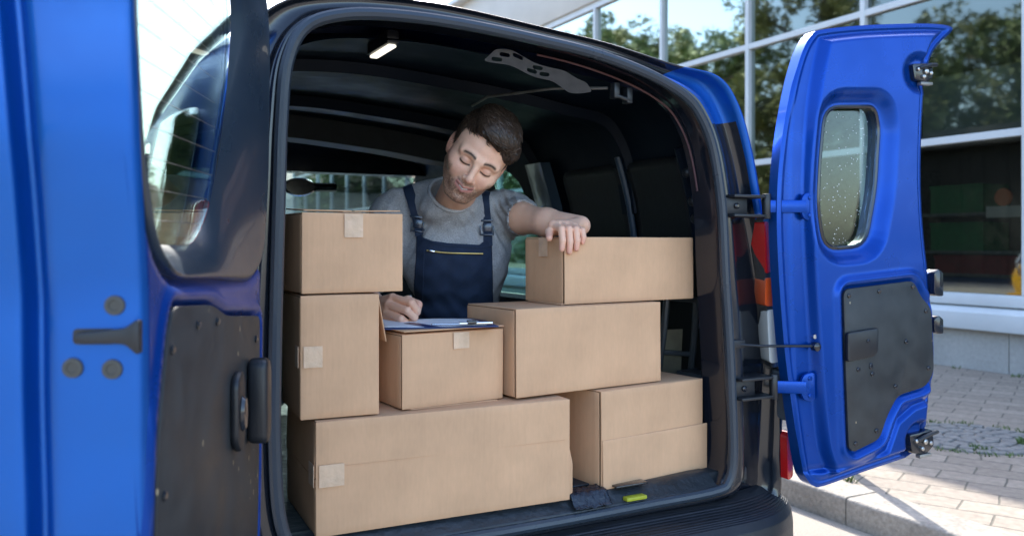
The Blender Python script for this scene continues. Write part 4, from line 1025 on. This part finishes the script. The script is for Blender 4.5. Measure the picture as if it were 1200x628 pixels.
# =====================================================================
#  THE MAN
# =====================================================================
def RM(p, r, y): return Matrix.Rotation(R(r), 3, 'Y') @ Matrix.Rotation(R(p), 3, 'X') @ Matrix.Rotation(R(y), 3, 'Z')
HM = RM(21, 35, 13); HT = Vector((-.0905, 2.25, 1.533)); HMi = HM.inverted()
def h2p(V): return (np.asarray(V) @ np.array(HM).T)+np.array(HT)
def p2h(p): return tuple(HMi @ (Vector(p)-HT))
def p2w(V):
    V = np.asarray(V); return np.stack([CX+S_*V[:, 1]+C_*V[:, 0], CY+C_*V[:, 1]-S_*V[:, 0], V[:, 2]], -1)
PB = Vector(person2w((-.165, 2.55, 0))); PB.z = ZA
# head + neck, in the head's own frame
hv = Vol((-.125, -.14, -.24), (.125, .20, .15), .0017)
hv.ell((0, .018, .032), (.074, .094, .088), .0).ell((0, -.028, -.028), (.064, .062, .083), .03)
hv.ell((0, -.02, .03), (.066, .068, .06), .02)
for s in (-1, 1):
    hv.cap((s*.057, .004, -.050), (s*.024, -.068, -.100), .015, .014, .022)
    hv.ell((s*.038, -.062, -.034), (.024, .021, .020), .020)           # cheek
    hv.ell((s*.054, -.030, -.022), (.016, .035, .02), .02)             # cheekbone
    hv.cap((s*.048, -.070, .016), (s*.012, -.088, .016), .010, .010, .014)  # brow
hv.ell((0, -.080, -.100), (.023, .017, .015), .016)                    # chin
hv.ell((0, -.078, -.068), (.034, .020, .024), .018)                    # mouth mound
for s in (-1, 1):
    hv.ell((s*.031, -.097, -.002), (.018, .018, .014), .012, 'sub')    # socket
    hv.ell((s*.0305, -.0735, -.004), (.0145, .0135, .0120), .004)      # lidded eyeball
    hv.ell((s*.0305, -.0905, -.0095), (.014, .004, .0022), .003, 'sub')
hv.cap((0, -.088, .012), (0, -.108, -.030), .0075, .0100, .010)        # nose
hv.ell((0, -.110, -.034), (.0105, .0095, .0085), .006)
for s in (-1, 1):
    hv.ell((s*.0125, -.099, -.037), (.0075, .010, .0070), .005)
    hv.ell((s*.0065, -.107, -.044), (.0032, .0045, .003), .002, 'sub')
    hv.cap((s*.021, -.094, -.038), (s*.036, -.080, -.062), .0022, .0018, .009, 'sub')  # nasolabial fold
for s in (-1, 1):
    hv.cap((0, -.0985, -.0615), (s*.026, -.0875, -.0560), .0036, .0022, .004)
    hv.cap((0, -.0970, -.0735), (s*.023, -.0865, -.0625), .0046, .0024, .004)
    hv.cap((0, -.1030, -.0672), (s*.026, -.0920, -.0588), .0030, .0016, .002, 'sub')
hv.ell((0, -.100, -.086), (.014, .006, .005), .008, 'sub')
for s in (-1, 1):                                                      # ears
    ro = Matrix.Rotation(R(s*-18), 3, 'Z') @ Matrix.Rotation(R(-10), 3, 'X')
    hv.ell((s*.077, .014, -.008), (.0075, .019, .032), .006, 'add', ro)
    hv.ell((s*.083, .012, -.004), (.005, .011, .020), .004, 'sub', ro)
    hv.ell((s*.078, .010, -.008), (.006, .006, .010), .004, 'add', ro)
nb = p2h((-.180, 2.475, 1.400))
hv.cap((0, .020, -.050), nb, .050, .056, .02)
hv.ell((nb[0]*.45, nb[1]*.4-.025, -.135), (.011, .012, .014), .015)
V, Fq = hv.nets()
def fnz(V, sc, seed, n=6):
    r_ = np.random.RandomState(seed); o = np.zeros(len(V))
    for k in range(n):
        d = r_.normal(0, 1, 3); d /= np.linalg.norm(d); o += np.sin(V@(d*sc*r_.uniform(.6, 1.6))+r_.uniform(0, 6))
    return o/n*1.6
def face_cols(V):
    x, y, z = V[:, 0], V[:, 1], V[:, 2]; ax = np.abs(x)
    C = np.tile(np.array([.84, .50, .345]), (len(V), 1))
    def mixc(c, a): nonlocal C; a = np.clip(a, 0, 1)[:, None]; C = C*(1-a)+np.array(c)*a
    rs = np.random.RandomState(2)
    g = lambda cx, cy, r: np.exp(-((ax-cx)**2+(z-cy)**2)/r**2)*(y < -.03)
    mixc((.62, .27, .20), .5*g(.036, -.032, .018)); mixc((.62, .25, .19), .5*np.exp(-(x**2+(z+.034)**2)/.010**2)*(y < -.09))
    jaw = sstep((-.048-z)/.022)*sstep((.05-y)/.03)*sstep((z+.150)/.03); jaw = np.maximum(jaw, sstep((-.02-z)/.02)*sstep((ax-.048)/.01)*sstep((.02-y)/.02)*sstep((z+.150)/.03))
    must = np.exp(-((z+.0525)/.0055)**2)*sstep((.030-ax)/.008)*(y < -.07)
    beard = np.clip(np.maximum(jaw*.76, must*.85)*(1+.35*rs.normal(0, 1, len(V))), 0, .9)
    mixc((.11, .062, .040), beard)
    vv = fnz(V, 210, 5)*.05+fnz(V, 60, 6)*.04; C = C*(1+vv[:, None]*np.array([.6, 1.2, 1.2]))
    lip = np.maximum(np.exp(-((z+.0618-ax*.20)/.0036)**2), np.exp(-((z+.0738-ax*.44)/.0046)**2))*sstep((.028-ax)/.004)*(y < -.080)
    mixc((.52, .20, .17), lip*.9)
    mixc((.12, .04, .035), np.exp(-((z+.0676-ax*.32)/.0024)**2)*sstep((.027-ax)/.003)*(y < -.084)*.9)
    mixc((.70, .66, .58), np.exp(-((z+.0668-ax*.30)/.0016)**2)*sstep((.014-ax)/.004)*(y < -.088)*.9)
    br = np.exp(-((z-(.0185+.004*np.sin((ax-.012)/.036*3.1)-(ax-.03)*.05))/.0040)**2)*sstep((ax-.010)/.004)*sstep((.052-ax)/.008)*(y < -.05)*(.8+.3*rs.uniform(0, 1, len(V)))
    mixc((.030, .018, .012), np.clip(br*1.1, 0, 1))
    la = np.exp(-((z+.0100+((ax-.0305)/.014)**2*-.0025)/.0024)**2)*sstep((.0170-np.abs(ax-.0305))/.003)*(y < -.06)
    mixc((.02, .012, .010), np.clip(la*1.3, 0, 1))
    mixc((.50, .24, .18), .5*np.exp(-((z-.0)/.006)**2)*sstep((.016-np.abs(ax-.0305))/.004)*(y < -.06))
    mixc((.64, .28, .21), .5*(ax > .072)*sstep((.04-np.abs(z+.008))/.01))
    return C*(1+.03*rs.normal(0, 1, (len(V), 1)))
cols_h = face_cols(V)
# soften surface-net steps
def smoothV(V, Fq, it=2, lam=.5):
    E = np.concatenate([Fq[:, [0, 1]], Fq[:, [1, 2]], Fq[:, [2, 3]], Fq[:, [3, 0]]]); n = len(V)
    dg = np.bincount(E.ravel(), minlength=n)[:, None]
    for _ in range(it):
        S = np.zeros_like(V)
        for d in range(3): S[:, d] = np.bincount(E[:, 0], V[E[:, 1], d], n)+np.bincount(E[:, 1], V[E[:, 0], d], n)
        V = V+lam*(S/np.maximum(dg, 1)-V)
    return V
V = smoothV(V, Fq, 2, .5)
bodyV = [h2p(V)]; bodyF = [Fq]; bodyC = [cols_h]; off = len(V)
def add_body(vol, cf, it=2):
    global off
    V, Fq = vol.nets(); C = cf(V); V = smoothV(V, Fq, it, .5)
    bodyV.append(V); bodyF.append(Fq+off); bodyC.append(C); off += len(V)
SK = np.array([.84, .50, .345])
def hand_cols(tips, kn):
    def f(V):
        C = np.tile(SK, (len(V), 1)); rs = np.random.RandomState(4)
        for t in tips:
            a = np.exp(-((V-np.array(t))**2).sum(1)/.014**2)[:, None]*.55; C = C*(1-a)+np.array([.66, .25, .185])*a
        for t in kn:
            a = np.exp(-((V-np.array(t))**2).sum(1)/.009**2)[:, None]*.30; C = C*(1-a)+np.array([.60, .26, .20])*a
        return C*(1+.02*rs.normal(0, 1, (len(V), 1)))
    return f
# left hand (image right): forearm from the sleeve to the box, fingers over its front edge
ZH = ZA+.2505+.215+.1735
ex = lambda s, n_, z: (.123+.886*s+.463*n_, 2.130+.463*s-.886*n_, z)
wr = (.183, 2.255, ZH+.028); el = (.030, 2.43, 1.372)
v = Vol((-.06, 2.02, 1.22), (.26, 2.52, 1.45), .0019)
v.cap((-.01, 2.55, 1.392), el, .038, .041, .02); v.cap(el, ((el[0]+wr[0])/2-.01, (el[1]+wr[1])/2, (el[2]+wr[2])/2-.002), .043, .037, .02)
v.cap(((el[0]+wr[0])/2-.01, (el[1]+wr[1])/2, (el[2]+wr[2])/2-.002), wr, .037, .0265, .02)
tips = []; kn = []
for s, dz, ln in ((-.001, .0, 0), (.021, -.007, .002), (.042, .001, 0), (.061, .017, -.005)):
    mcp = ex(s*.98+.001, -.036-ln, ZH+.026-(.004 if s > .05 else 0)); pip = ex(s, .005, ZH+.016-(.003 if s > .05 else 0)); dip = ex(s*1.0-.001, .0125, ZH-.012+dz*.5); tip = ex(s-.003, .0115, ZH-.034+dz)
    r0 = .0098 if s < .05 else .0084
    wb = tuple(wr[i]*.82+mcp[i]*.18 for i in range(3))
    v.cap(wb, mcp, .016, r0+.0022, .010)
    v.cap(mcp, pip, r0+.0010, r0-.0002, .003).cap(pip, dip, r0-.0002, r0-.0012, .0025).cap(dip, tip, r0-.0012, r0-.0024, .0025)
    v.ell(mcp, (r0+.0022,)*3, .006); v.ell((mcp[0], mcp[1], mcp[2]-.003), (r0+.003,)*3, .008)
    tips.append(tip); kn += [pip, mcp]
tb = (.158, 2.225, ZH+.020); t1 = (.113, 2.185, ZH+.018); t2 = (.095, 2.152, ZH+.010); t3 = (.0935, 2.130, ZH-.006)
v.cap(tb, t1, .017, .0125, .010).cap(t1, t2, .0122, .0108, .003).cap(t2, t3, .0108, .0088, .003); tips.append(t3)
# crease valleys between the fingers stay open
add_body(v, hand_cols(tips, kn), 1)
# right hand (image left) with the pen
def pp3(px, py, d): return ((px-600)/990*d, d, 1.30+(285-py)/990*d)
v = Vol((-.52, 1.98, 1.06), (-.20, 2.56, 1.30), .0019)
wr2 = pp3(441, 357, 2.19); el2 = (-.455, 2.42, 1.175)
v.cap((-.42, 2.47, 1.26), el2, .045, .042, .02).cap(el2, wr2, .040, .027, .02)
tips2 = []; kn2 = []
for m_, p_, d_, t_, r0 in ((pp3(460, 349, 2.125), pp3(482, 355, 2.085), pp3(489, 364, 2.10), pp3(486, 371, 2.11), .0100),
                           (pp3(455, 357, 2.115), pp3(477, 364, 2.075), pp3(486, 372, 2.09), pp3(481, 377, 2.115), .0100),
                           (pp3(453, 366, 2.115), pp3(470, 373, 2.078), pp3(478, 379, 2.10), pp3(471, 380, 2.125), .0094),
                           (pp3(451, 374, 2.125), pp3(463, 380, 2.088), pp3(468, 383, 2.11), pp3(461, 381, 2.13), .0084)):
    v.cap(tuple(wr2[i]*.8+m_[i]*.2 for i in range(3)), m_, .017, r0+.002, .010)
    v.cap(m_, p_, r0+.001, r0, .0025).cap(p_, d_, r0, r0-.001, .002).cap(d_, t_, r0-.001, r0-.002, .002); tips2.append(t_); kn2 += [p_, m_]
v.ell(pp3(452, 364, 2.14), (.022, .022, .022), .012)
v.cap(pp3(455, 360, 2.17), pp3(478, 352, 2.155), .017, .0125, .01).cap(pp3(478, 352, 2.155), pp3(490, 357, 2.135), .0122, .0108, .003).cap(pp3(490, 357, 2.135), pp3(489, 366, 2.125), .0105, .0088, .003)
tips2.append(pp3(490, 358, 2.13))
add_body(v, hand_cols(tips2, kn2), 1)
# trunk and kneeling legs under the clothes (coarse)
v = Vol((-.48, 2.20, .66), (.14, 3.02, 1.50), .009)
v.cap((-.178, 2.49, 1.40), (-.178, 2.53, 1.33), .050, .065, .02).ell((-.17, 2.53, 1.27), (.145, .095, .16), .04).ell((-.165, 2.58, 1.06), (.115, .085, .17), .04)
v.cap((-.35, 2.52, 1.375), (-.0, 2.56, 1.388), .040, .038, .03).cap((-.35, 2.52, 1.375), (-.42, 2.47, 1.26), .045, .042, .02).cap((0, 2.56, 1.39), (0, 2.52, 1.385), .038, .038, .02)
for s in (-1, 1):
    hp = (-.165+s*.085, 2.60, .93); kn_ = (-.165+s*.12, 2.36, .755); an = (-.165+s*.10, 2.80, .725)
    v.cap(hp, kn_, .075, .052, .03).cap(kn_, an, .05, .036, .02).cap(an, (an[0], 2.93, .71), .035, .025, .02)
v.ell((-.165, 2.60, .95), (.15, .11, .10), .04)
add_body(v, lambda V: np.tile(SK, (len(V), 1)))
M_skin = mat('skin', (.6, .35, .25), .46, bump=.12, bscale=260, spec=.4)
N, Lk, b = nodes(M_skin); at = N.new('ShaderNodeVertexColor'); at.layer_name = 'Col'; Lk.new(at.outputs[0], b.inputs['Base Color'])
b.inputs['Subsurface Weight'].default_value = .12; b.inputs['Subsurface Radius'].default_value = (.012, .005, .003); b.inputs['Subsurface Scale'].default_value = .35
BV = p2w(np.concatenate(bodyV)); BF = np.concatenate(bodyF)
me = mesh(BV, BF, M_skin); vcol(me, np.concatenate(bodyC))
bmm = bmesh.new(); bmm.from_mesh(me); bmesh.ops.recalc_face_normals(bmm, faces=bmm.faces); bmm.to_mesh(me); bmm.free()
person = put('person', me, None, None, deg=180, at=PB)
tag(person, 'bearded man in grey t-shirt and navy dungarees writing inside the van', 'person')
def clothing(name, V, Fq, m, deg=180, thick=0):
    me = mesh(p2w(V), Fq, m); bm = bmesh.new(); bm.from_mesh(me); bmesh.ops.recalc_face_normals(bm, faces=bm.faces)
    if thick: bmesh.ops.solidify(bm, geom=bm.faces[:], thickness=thick)
    bm.to_mesh(me); bm.free()
    return put(name, me, None, person, deg=deg)
# hair ---------------------------------------------------------------
hvx = Vol((-.13, -.15, -.13), (.13, .16, .17), .0022)
hvx.ell((0, .020, .036), (.0795, .099, .092), .0).ell((.008, -.052, .092), (.056, .036, .030), .025).ell((.004, -.005, .108), (.055, .065, .026), .03)
hvx.ell((.060, -.035, .068), (.020, .034, .026), .02)
F = hvx.F; X, Y, Z = np.meshgrid(*hvx.ax, indexing='ij', sparse=True)
line = np.interp(Y, [-.12, -.075, -.055, -.04, -.022, -.006, .0, .006, .03, .04, .11], [.074, .072, .056, .046, .040, -.018, -.022, .020, .024, -.045, -.075])
wig = .0015*np.sin(X*160)+.0015*np.sin(X*310+1)+.10*X*(X > 0)*0-.0*X
hvx.F = np.maximum(F, (line+(wig-.30*X)*(Y < -.022)-Z)*.6).astype(np.float32)
V, Fq = hvx.nets(); V = smoothV(V, Fq, 2, .5)
def comb(P):     # strand direction: back and over to one side
    c = np.array([-.045, .07, .10]); d = P-c
    t = np.stack([d[:, 0]*.5+.05*(P[:, 2] > .05), d[:, 1], d[:, 2]-.02], -1)
    t = np.where((P[:, 2] > .065)[:, None], np.stack([.75+0*P[:, 0], -.55+0*P[:, 0]+.9*(P[:, 1] > .02), -.2+0*P[:, 0]], -1), np.stack([0*P[:, 0], .45+0*P[:, 0], -.9+0*P[:, 0]], -1))
    return t/np.linalg.norm(t, axis=1)[:, None]
def vnormals(V, Fq):
    n = np.cross(V[Fq[:, 2]]-V[Fq[:, 0]], V[Fq[:, 3]]-V[Fq[:, 1]]); N_ = np.zeros_like(V)
    for k in range(4):
        for d in range(3): N_[:, d] += np.bincount(Fq[:, k], n[:, d], len(V))
    return N_/np.maximum(np.linalg.norm(N_, axis=1), 1e-9)[:, None]
Nn = vnormals(V, Fq); cen = V-np.array([0, .02, .02]); sgn = np.sign((Nn*cen).sum(1)).mean(); Nn = Nn*(1 if sgn > 0 else -1)
M_hair = mat('hair', (.022, .014, .010), .42, var=.35, vscale=90, spec=.5)
V0 = V+Nn*(.0016*np.sin(V[:, [0]]*260+V[:, [1]]*340+V[:, [2]]*120)+.0012*np.sin(V[:, [0]]*520-V[:, [1]]*160+V[:, [2]]*300+1)+.001)
hair = clothing('hair', h2p(V0), Fq, M_hair)
rs = np.random.RandomState(5); ii = rs.randint(0, len(V), 16000); P = V[ii]; nn = Nn[ii]; t = comb(P)+rs.normal(0, .30, (16000, 3)); t -= nn*(t*nn).sum(1)[:, None]; t /= np.linalg.norm(t, axis=1)[:, None]
bt = np.cross(nn, t); L = rs.uniform(.012, .026, 16000)[:, None]; w_ = .00062
q = []
for f, lift, ww in ((0, .0002, 1), (.35, .0034, 1), (.7, .0042, .8), (1, .0034, .2)):
    c = P+t*L*f+nn*(lift*rs.uniform(.5, 1.3, (16000, 1)))-nn*(L*f)**2*5.0; q += [c-bt*w_*ww, c+bt*w_*ww]
SV = np.stack(q, 1).reshape(-1, 3); base = np.arange(16000)[:, None]*8
SF = np.concatenate([base+np.array([0, 1, 3, 2]), base+np.array([2, 3, 5, 4]), base+np.array([4, 5, 7, 6])])
nl = 1500; il = rs.randint(0, len(V), nl); PL = V[il]; nL = Nn[il]; tL = comb(PL)+rs.normal(0, .22, (nl, 3)); tL -= nL*(tL*nL).sum(1)[:, None]; tL /= np.linalg.norm(tL, axis=1)[:, None]
bL = np.cross(nL, tL); LL = rs.uniform(.016, .034, nl)[:, None]*np.where(PL[:, [2]] > .05, 1.0, .55); up_ = rs.uniform(.6, 1.6, (nl, 1))*np.where(PL[:, [2]] > .06, 1.0, .45)
q = []
for f, lift, ww in ((0, -.001, .5), (.3, .0030, 1), (.65, .0042, .8), (1, .0022, .08)):
    c = PL+tL*LL*f+nL*(lift*up_)-nL*(LL*f)**2*4.0; q += [c-bL*.0021*ww-nL*.0010, c+nL*.0006, c+bL*.0021*ww-nL*.0010]
LV = np.stack(q, 1).reshape(-1, 3); base = np.arange(nl)[:, None]*12
LF = np.concatenate([base+np.array([3*k+j, 3*k+j+1, 3*k+j+4, 3*k+j+3]) for k in range(3) for j in range(2)])
M_lock = mat('hair_lock', (.05, .03, .02), .36, spec=.5); Nk, Lkk, bk_ = nodes(M_lock); va = Nk.new('ShaderNodeVertexColor'); va.layer_name = 'Col'; Lkk.new(va.outputs[0], bk_.inputs['Base Color'])
lc = np.array([.034, .021, .014])[None]*rs.uniform(.45, 2.1, (nl, 1))
lme = mesh(p2w(h2p(LV)), LF, M_lock); vcol(lme, np.repeat(lc, 12, axis=0))
lo = put('hair_locks', lme, None, person, part=hair, deg=180); lo['kind'] = 'stuff'
M_hair2 = mat('hair_strand', (.062, .038, .025), .40, var=.55, vscale=140)
hs = put('hair_strands', mesh(p2w(h2p(SV)), SF, M_hair2), None, person, part=hair, deg=180); hs['kind'] = 'stuff'
# t-shirt -------------------------------------------------------------
v = Vol((-.52, 2.20, .88), (.16, 2.80, 1.55), .0045)
v.ell((-.172, 2.53, 1.27), (.168, .118, .18), .0).ell((-.167, 2.58, 1.06), (.130, .105, .20), .05)
v.cap((-.355, 2.515, 1.372), (.0, 2.555, 1.388), .062, .060, .04).cap((-.178, 2.47, 1.435), (-.33, 2.51, 1.412), .050, .056, .03).cap((-.178, 2.47, 1.425), (-.03, 2.54, 1.400), .045, .05, .03)
v.ell((-.178, 2.45, 1.405), (.10, .078, .060), .04)
v.cap((-.368, 2.51, 1.365), (-.415, 2.465, 1.20), .063, .060, .03).cap((0, 2.555, 1.388), (.038, 2.415, 1.370), .060, .053, .03)
v.cap(tuple(h2p(np.array([[0, .02, -.08]]))[0]), (-.180, 2.440, 1.435), .052, .060, .004, 'sub')
v.cap((.030, 2.43, 1.372), (.130, 2.29, 1.35), .046, .046, .003, 'sub'); v.cap((.062, 2.385, 1.366), (.15, 2.28, 1.34), .075, .08, 0, 'sub')
V, Fq = v.nets(); V = smoothV(V, Fq, 2, .5); Nn = vnormals(V, Fq)
def fnoise(V, sc, seed, n=6):
    r_ = np.random.RandomState(seed); o = np.zeros(len(V))
    for k in range(n):
        d = r_.normal(0, 1, 3); d /= np.linalg.norm(d); o += np.sin(V@(d*sc*r_.uniform(.6, 1.6))+r_.uniform(0, 6))
    return o/n
sg_ = np.sign((Nn*(V-np.array([-.17, 2.56, 1.25]))).sum(1)).mean(); Nn *= (1 if sg_ > 0 else -1)
x, y, z = V.T
disp = .013*fnoise(V*np.array([1, 1, .55]), 38, 3)+.006*fnoise(V, 85, 9)
fold = np.exp(-((x+.035)**2+(z-1.36)**2)/.075**2); disp += fold*.0045*np.sin((x*.8+z*.45)*330)
fold2 = np.exp(-((x+.32)**2+(z-1.33)**2)/.08**2); disp += fold2*.004*np.sin((x*.8-z*.5)*240)
disp += .004*np.sin(z*95+8*x)*sstep((1.22-z)/.1)
V = V+Nn*np.maximum(disp, -.004)[:, None]
M_tee = mat('grey_jersey', (.41, .415, .43), .9, var=.30, vscale=330, var2=.10, v2scale=25, bump=.35, bscale=420)
tee = clothing('t_shirt', V, Fq, M_tee)
from mathutils.bvhtree import BVHTree
teeb = BVHTree.FromPolygons([tuple(map(float, a)) for a in V], [tuple(int(i) for i in f) for f in Fq])
def cast(x, z, y0=2.0):
    h = teeb.ray_cast(Vector((x, y0, z)), Vector((0, 1, 0)))
    return h[0].y if h[0] is not None else 2.5
# collar rib
ctr = np.array([-.180, 2.440, 1.435]); ax_ = Vector(h2p(np.array([[0, .02, -.08]]))[0])-Vector(ctr); ax_.normalize()
ua = ax_.cross(Vector((0, 1, 0))).normalized(); ub = ax_.cross(ua)
cp2 = []
for k in range(40):
    a = 2*math.pi*k/40; d = ua*math.cos(a)+ub*math.sin(a); o = Vector(ctr)+ax_*.10; best = None
    for q in (.0640, .0665, .069):
        # slide down along the hole until the cloth is met
        h = teeb.ray_cast(o+d*q, -ax_)
        if h[0] is not None and (h[0]-o).length < .26: best = h[0]; break
    cp2.append(best if best is not None else o-ax_*.12+d*.064)
cpn = np.array([tuple(p) for p in cp2]); 
for _ in range(3): cpn = (np.roll(cpn, 1, 0)+cpn*2+np.roll(cpn, -1, 0))/4
cw = p2w(cpn)
put('collar', MB().tube([tuple(p) for p in cw], .0060, 8, closed=True), M_tee, person, part=tee, deg=180)
# dungarees -----------------------------------------------------------
M_den = mat('navy_twill', (.013, .028, .066), .8, var=.15, vscale=500, var2=.15, v2scale=30, bump=.3, bscale=500)
def PX(px, py, d=2.40): return ((px-600)/990*d, 1.30+(285-py)/990*d)
bib = [PX(*p) for p in ((486, 270), (492, 277), (505, 282), (526, 285), (562, 287), (568, 283), (576, 283), (577, 320), (577, 395), (478, 395), (481, 345), (486, 305))]
grid = {}
def ysurf(U, V, offv, blur=5):
    r_ = np.array([[cast(float(a), float(b)) for a, b in zip(ra, rb)] for ra, rb in zip(U, V)])
    for _ in range(blur):
        p = np.pad(r_, 1, mode='edge'); r_ = (p[:-2, 1:-1]+p[2:, 1:-1]+p[1:-1, :-2]+p[1:-1, 2:]+4*r_)/8
    return r_-offv
def bibfn(U, V):
    y = ysurf(U, V, .007); W = np.stack([U.ravel(), y.ravel(), V.ravel()], -1)
    y = y+.0035*fnoise(W, 70, 12).reshape(U.shape)+.0018*np.sin(U*120+V*90)*sstep((1.2-V)/.1)
    P = p2w(np.stack([U.ravel(), y.ravel(), V.ravel()], -1)).reshape(*U.shape, 3); return P[..., 0], P[..., 1], P[..., 2]
bx0, bz0 = min(p[0] for p in bib), min(p[1] for p in bib); bx1, bz1 = max(p[0] for p in bib), max(p[1] for p in bib)
dung = put('dungarees', sheet(bibfn, bx0-.01, bx1+.01, bz0-.005, bz1+.01, .005, lambda U, V: psdf(U, V, bib), M_den, thick=.0035), None, person, deg=180)
# trousers under the bib, kneeling
v = Vol((-.42, 2.18, .66), (.10, 3.0, 1.16), .008)
v.ell((-.165, 2.60, .97), (.155, .125, .13), .03).ell((-.167, 2.575, 1.06), (.138, .116, .07), .03)
for s in (-1, 1):
    hp = (-.165+s*.085, 2.60, .93); kn_ = (-.165+s*.12, 2.36, .765); an = (-.165+s*.10, 2.80, .735)
    v.cap(hp, kn_, .088, .066, .03).cap(kn_, an, .062, .050, .02)
V, Fq = v.nets(); V = smoothV(V, Fq, 2); 
put('trousers', mesh(p2w(V), Fq, M_den), None, person, part=dung, deg=180)
M_boot = mat('boot', (.03, .025, .02), .6)
bt_ = MB()
for s in (-1, 1):
    a = p2w(np.array([(-.165+s*.10, 2.80, .735), (-.165+s*.10, 2.90, .725), (-.165+s*.10, 2.98, .715)])); bt_.tube([tuple(q) for q in a], [.045, .045, .028], 12)
put('boots', bt_, M_boot, person)
def ribbon(path, w, offv, th, m, name, part):
    """path of (x, z) in front of the chest, lying on the cloth"""
    p = cat([(a, b) for a, b in path], 8, closed=False); V = []; n = len(p)
    yy = np.array([cast(a[0], a[1]) for a in p])
    for _ in range(4): yy = np.convolve(np.pad(yy, 1, mode='edge'), [.25, .5, .25], 'valid')
    for i in range(n):
        d = p[min(i+1, n-1)]-p[max(i-1, 0)]; d /= np.linalg.norm(d); nx, nz = -d[1], d[0]
        for s_ in (-1, -.5, 0, .5, 1):
            V.append((p[i][0]+nx*s_*w/2, yy[i]-offv-.0008*(1-s_*s_), p[i][1]+nz*s_*w/2))
    F = [(i*5+k, i*5+k+1, (i+1)*5+k+1, (i+1)*5+k) for i in range(n-1) for k in range(4)]
    me = mesh(p2w(V), F, m); bm = bmesh.new(); bm.from_mesh(me); bmesh.ops.recalc_face_normals(bm, faces=bm.faces); bmesh.ops.solidify(bm, geom=bm.faces[:], thickness=th); bm.to_mesh(me); bm.free()
    return put(name, me, None, person, part=part, deg=60)
ribbon([PX(*p) for p in ((491, 276), (489, 262), (483, 240), (477, 224), (473, 214))], .030, .006, .003, M_den, 'strap', dung)
ribbon([PX(*p) for p in ((571, 288), (570, 268), (568, 245), (567, 230), (568, 222))], .029, .006, .003, M_den, 'strap', dung)
M_buck = mat('buckle', (.03, .045, .075), .25, .3, coat=.5)
def patch(cx, cy, w, h, o0, o1, m, name, rot=0, bev=.0015):
    x, z = PX(cx, cy); y = cast(x, z); c, s = math.cos(R(rot)), math.sin(R(rot)); b = MB()
    P = [(x+(a*c-b_*s), y-q, z+(a*s+b_*c)) for a in (-w/2, w/2) for q in (o0, o1) for b_ in (-h/2, h/2)]
    P = p2w(np.array(P)); b.add([tuple(q) for q in P], [(0, 1, 3, 2), (4, 6, 7, 5), (0, 4, 5, 1), (2, 3, 7, 6), (0, 2, 6, 4), (1, 5, 7, 3)])
    return put(name, b, m, person, part=dung, bev=bev)
for cx_, cy_, r_ in ((487, 262, -8), (569.5, 266, 0)):
    patch(cx_, cy_-8, .040, .006, .009, .015, M_buck, 'buckle', r_); patch(cx_+1, cy_, .026, .024, .009, .0145, M_buck, 'buckle', r_)
    patch(cx_-7, cy_+4, .004, .028, .009, .014, M_buck, 'buckle', r_); patch(cx_+8, cy_+4, .004, .028, .009, .014, M_buck, 'buckle', r_); patch(cx_+1, cy_+9, .036, .005, .009, .015, M_buck, 'buckle', r_)
M_brass = mat('brass_zip', (.55, .40, .15), .35, 1, var=.4, vscale=600)
ribbon([PX(*p) for p in ((500, 293.5), (520, 296), (545, 297), (566, 297.5))], .0045, .014, .002, M_brass, 'zip', dung)
patch(506, 294.3, .018, .0055, .013, .019, M_clipm, 'zip_pull', -8)
ribbon([PX(*p) for p in ((494, 279), (508, 284), (526, 287.5), (562, 289.5), (575, 288))], .0016, .0125, .001, mat('thread', (.03, .05, .10), .8), 'stitching', dung)
ribbon([PX(*p) for p in ((497, 292), (495, 330), (490, 372))], .0014, .0125, .001, mat('thread', (.03, .05, .10), .8), 'stitching', dung)
# pen
pa, pb2 = Vector(person2w(pp3(489.5, 376.5, 2.105))), Vector(person2w(pp3(480, 346, 2.165)))
pa.z = ZB+.006
pen = empty('pen', pa); tag(pen, 'white ballpoint pen held over the clipboard', 'pen')
put('barrel', MB().tube([pa+(pb2-pa)*.14, pa+(pb2-pa)*.95], .0042, 10), M_white, pen)
put('tip', MB().tube([pa, pa+(pb2-pa)*.14], [.0008, .0036], 10), M_clipm, pen)
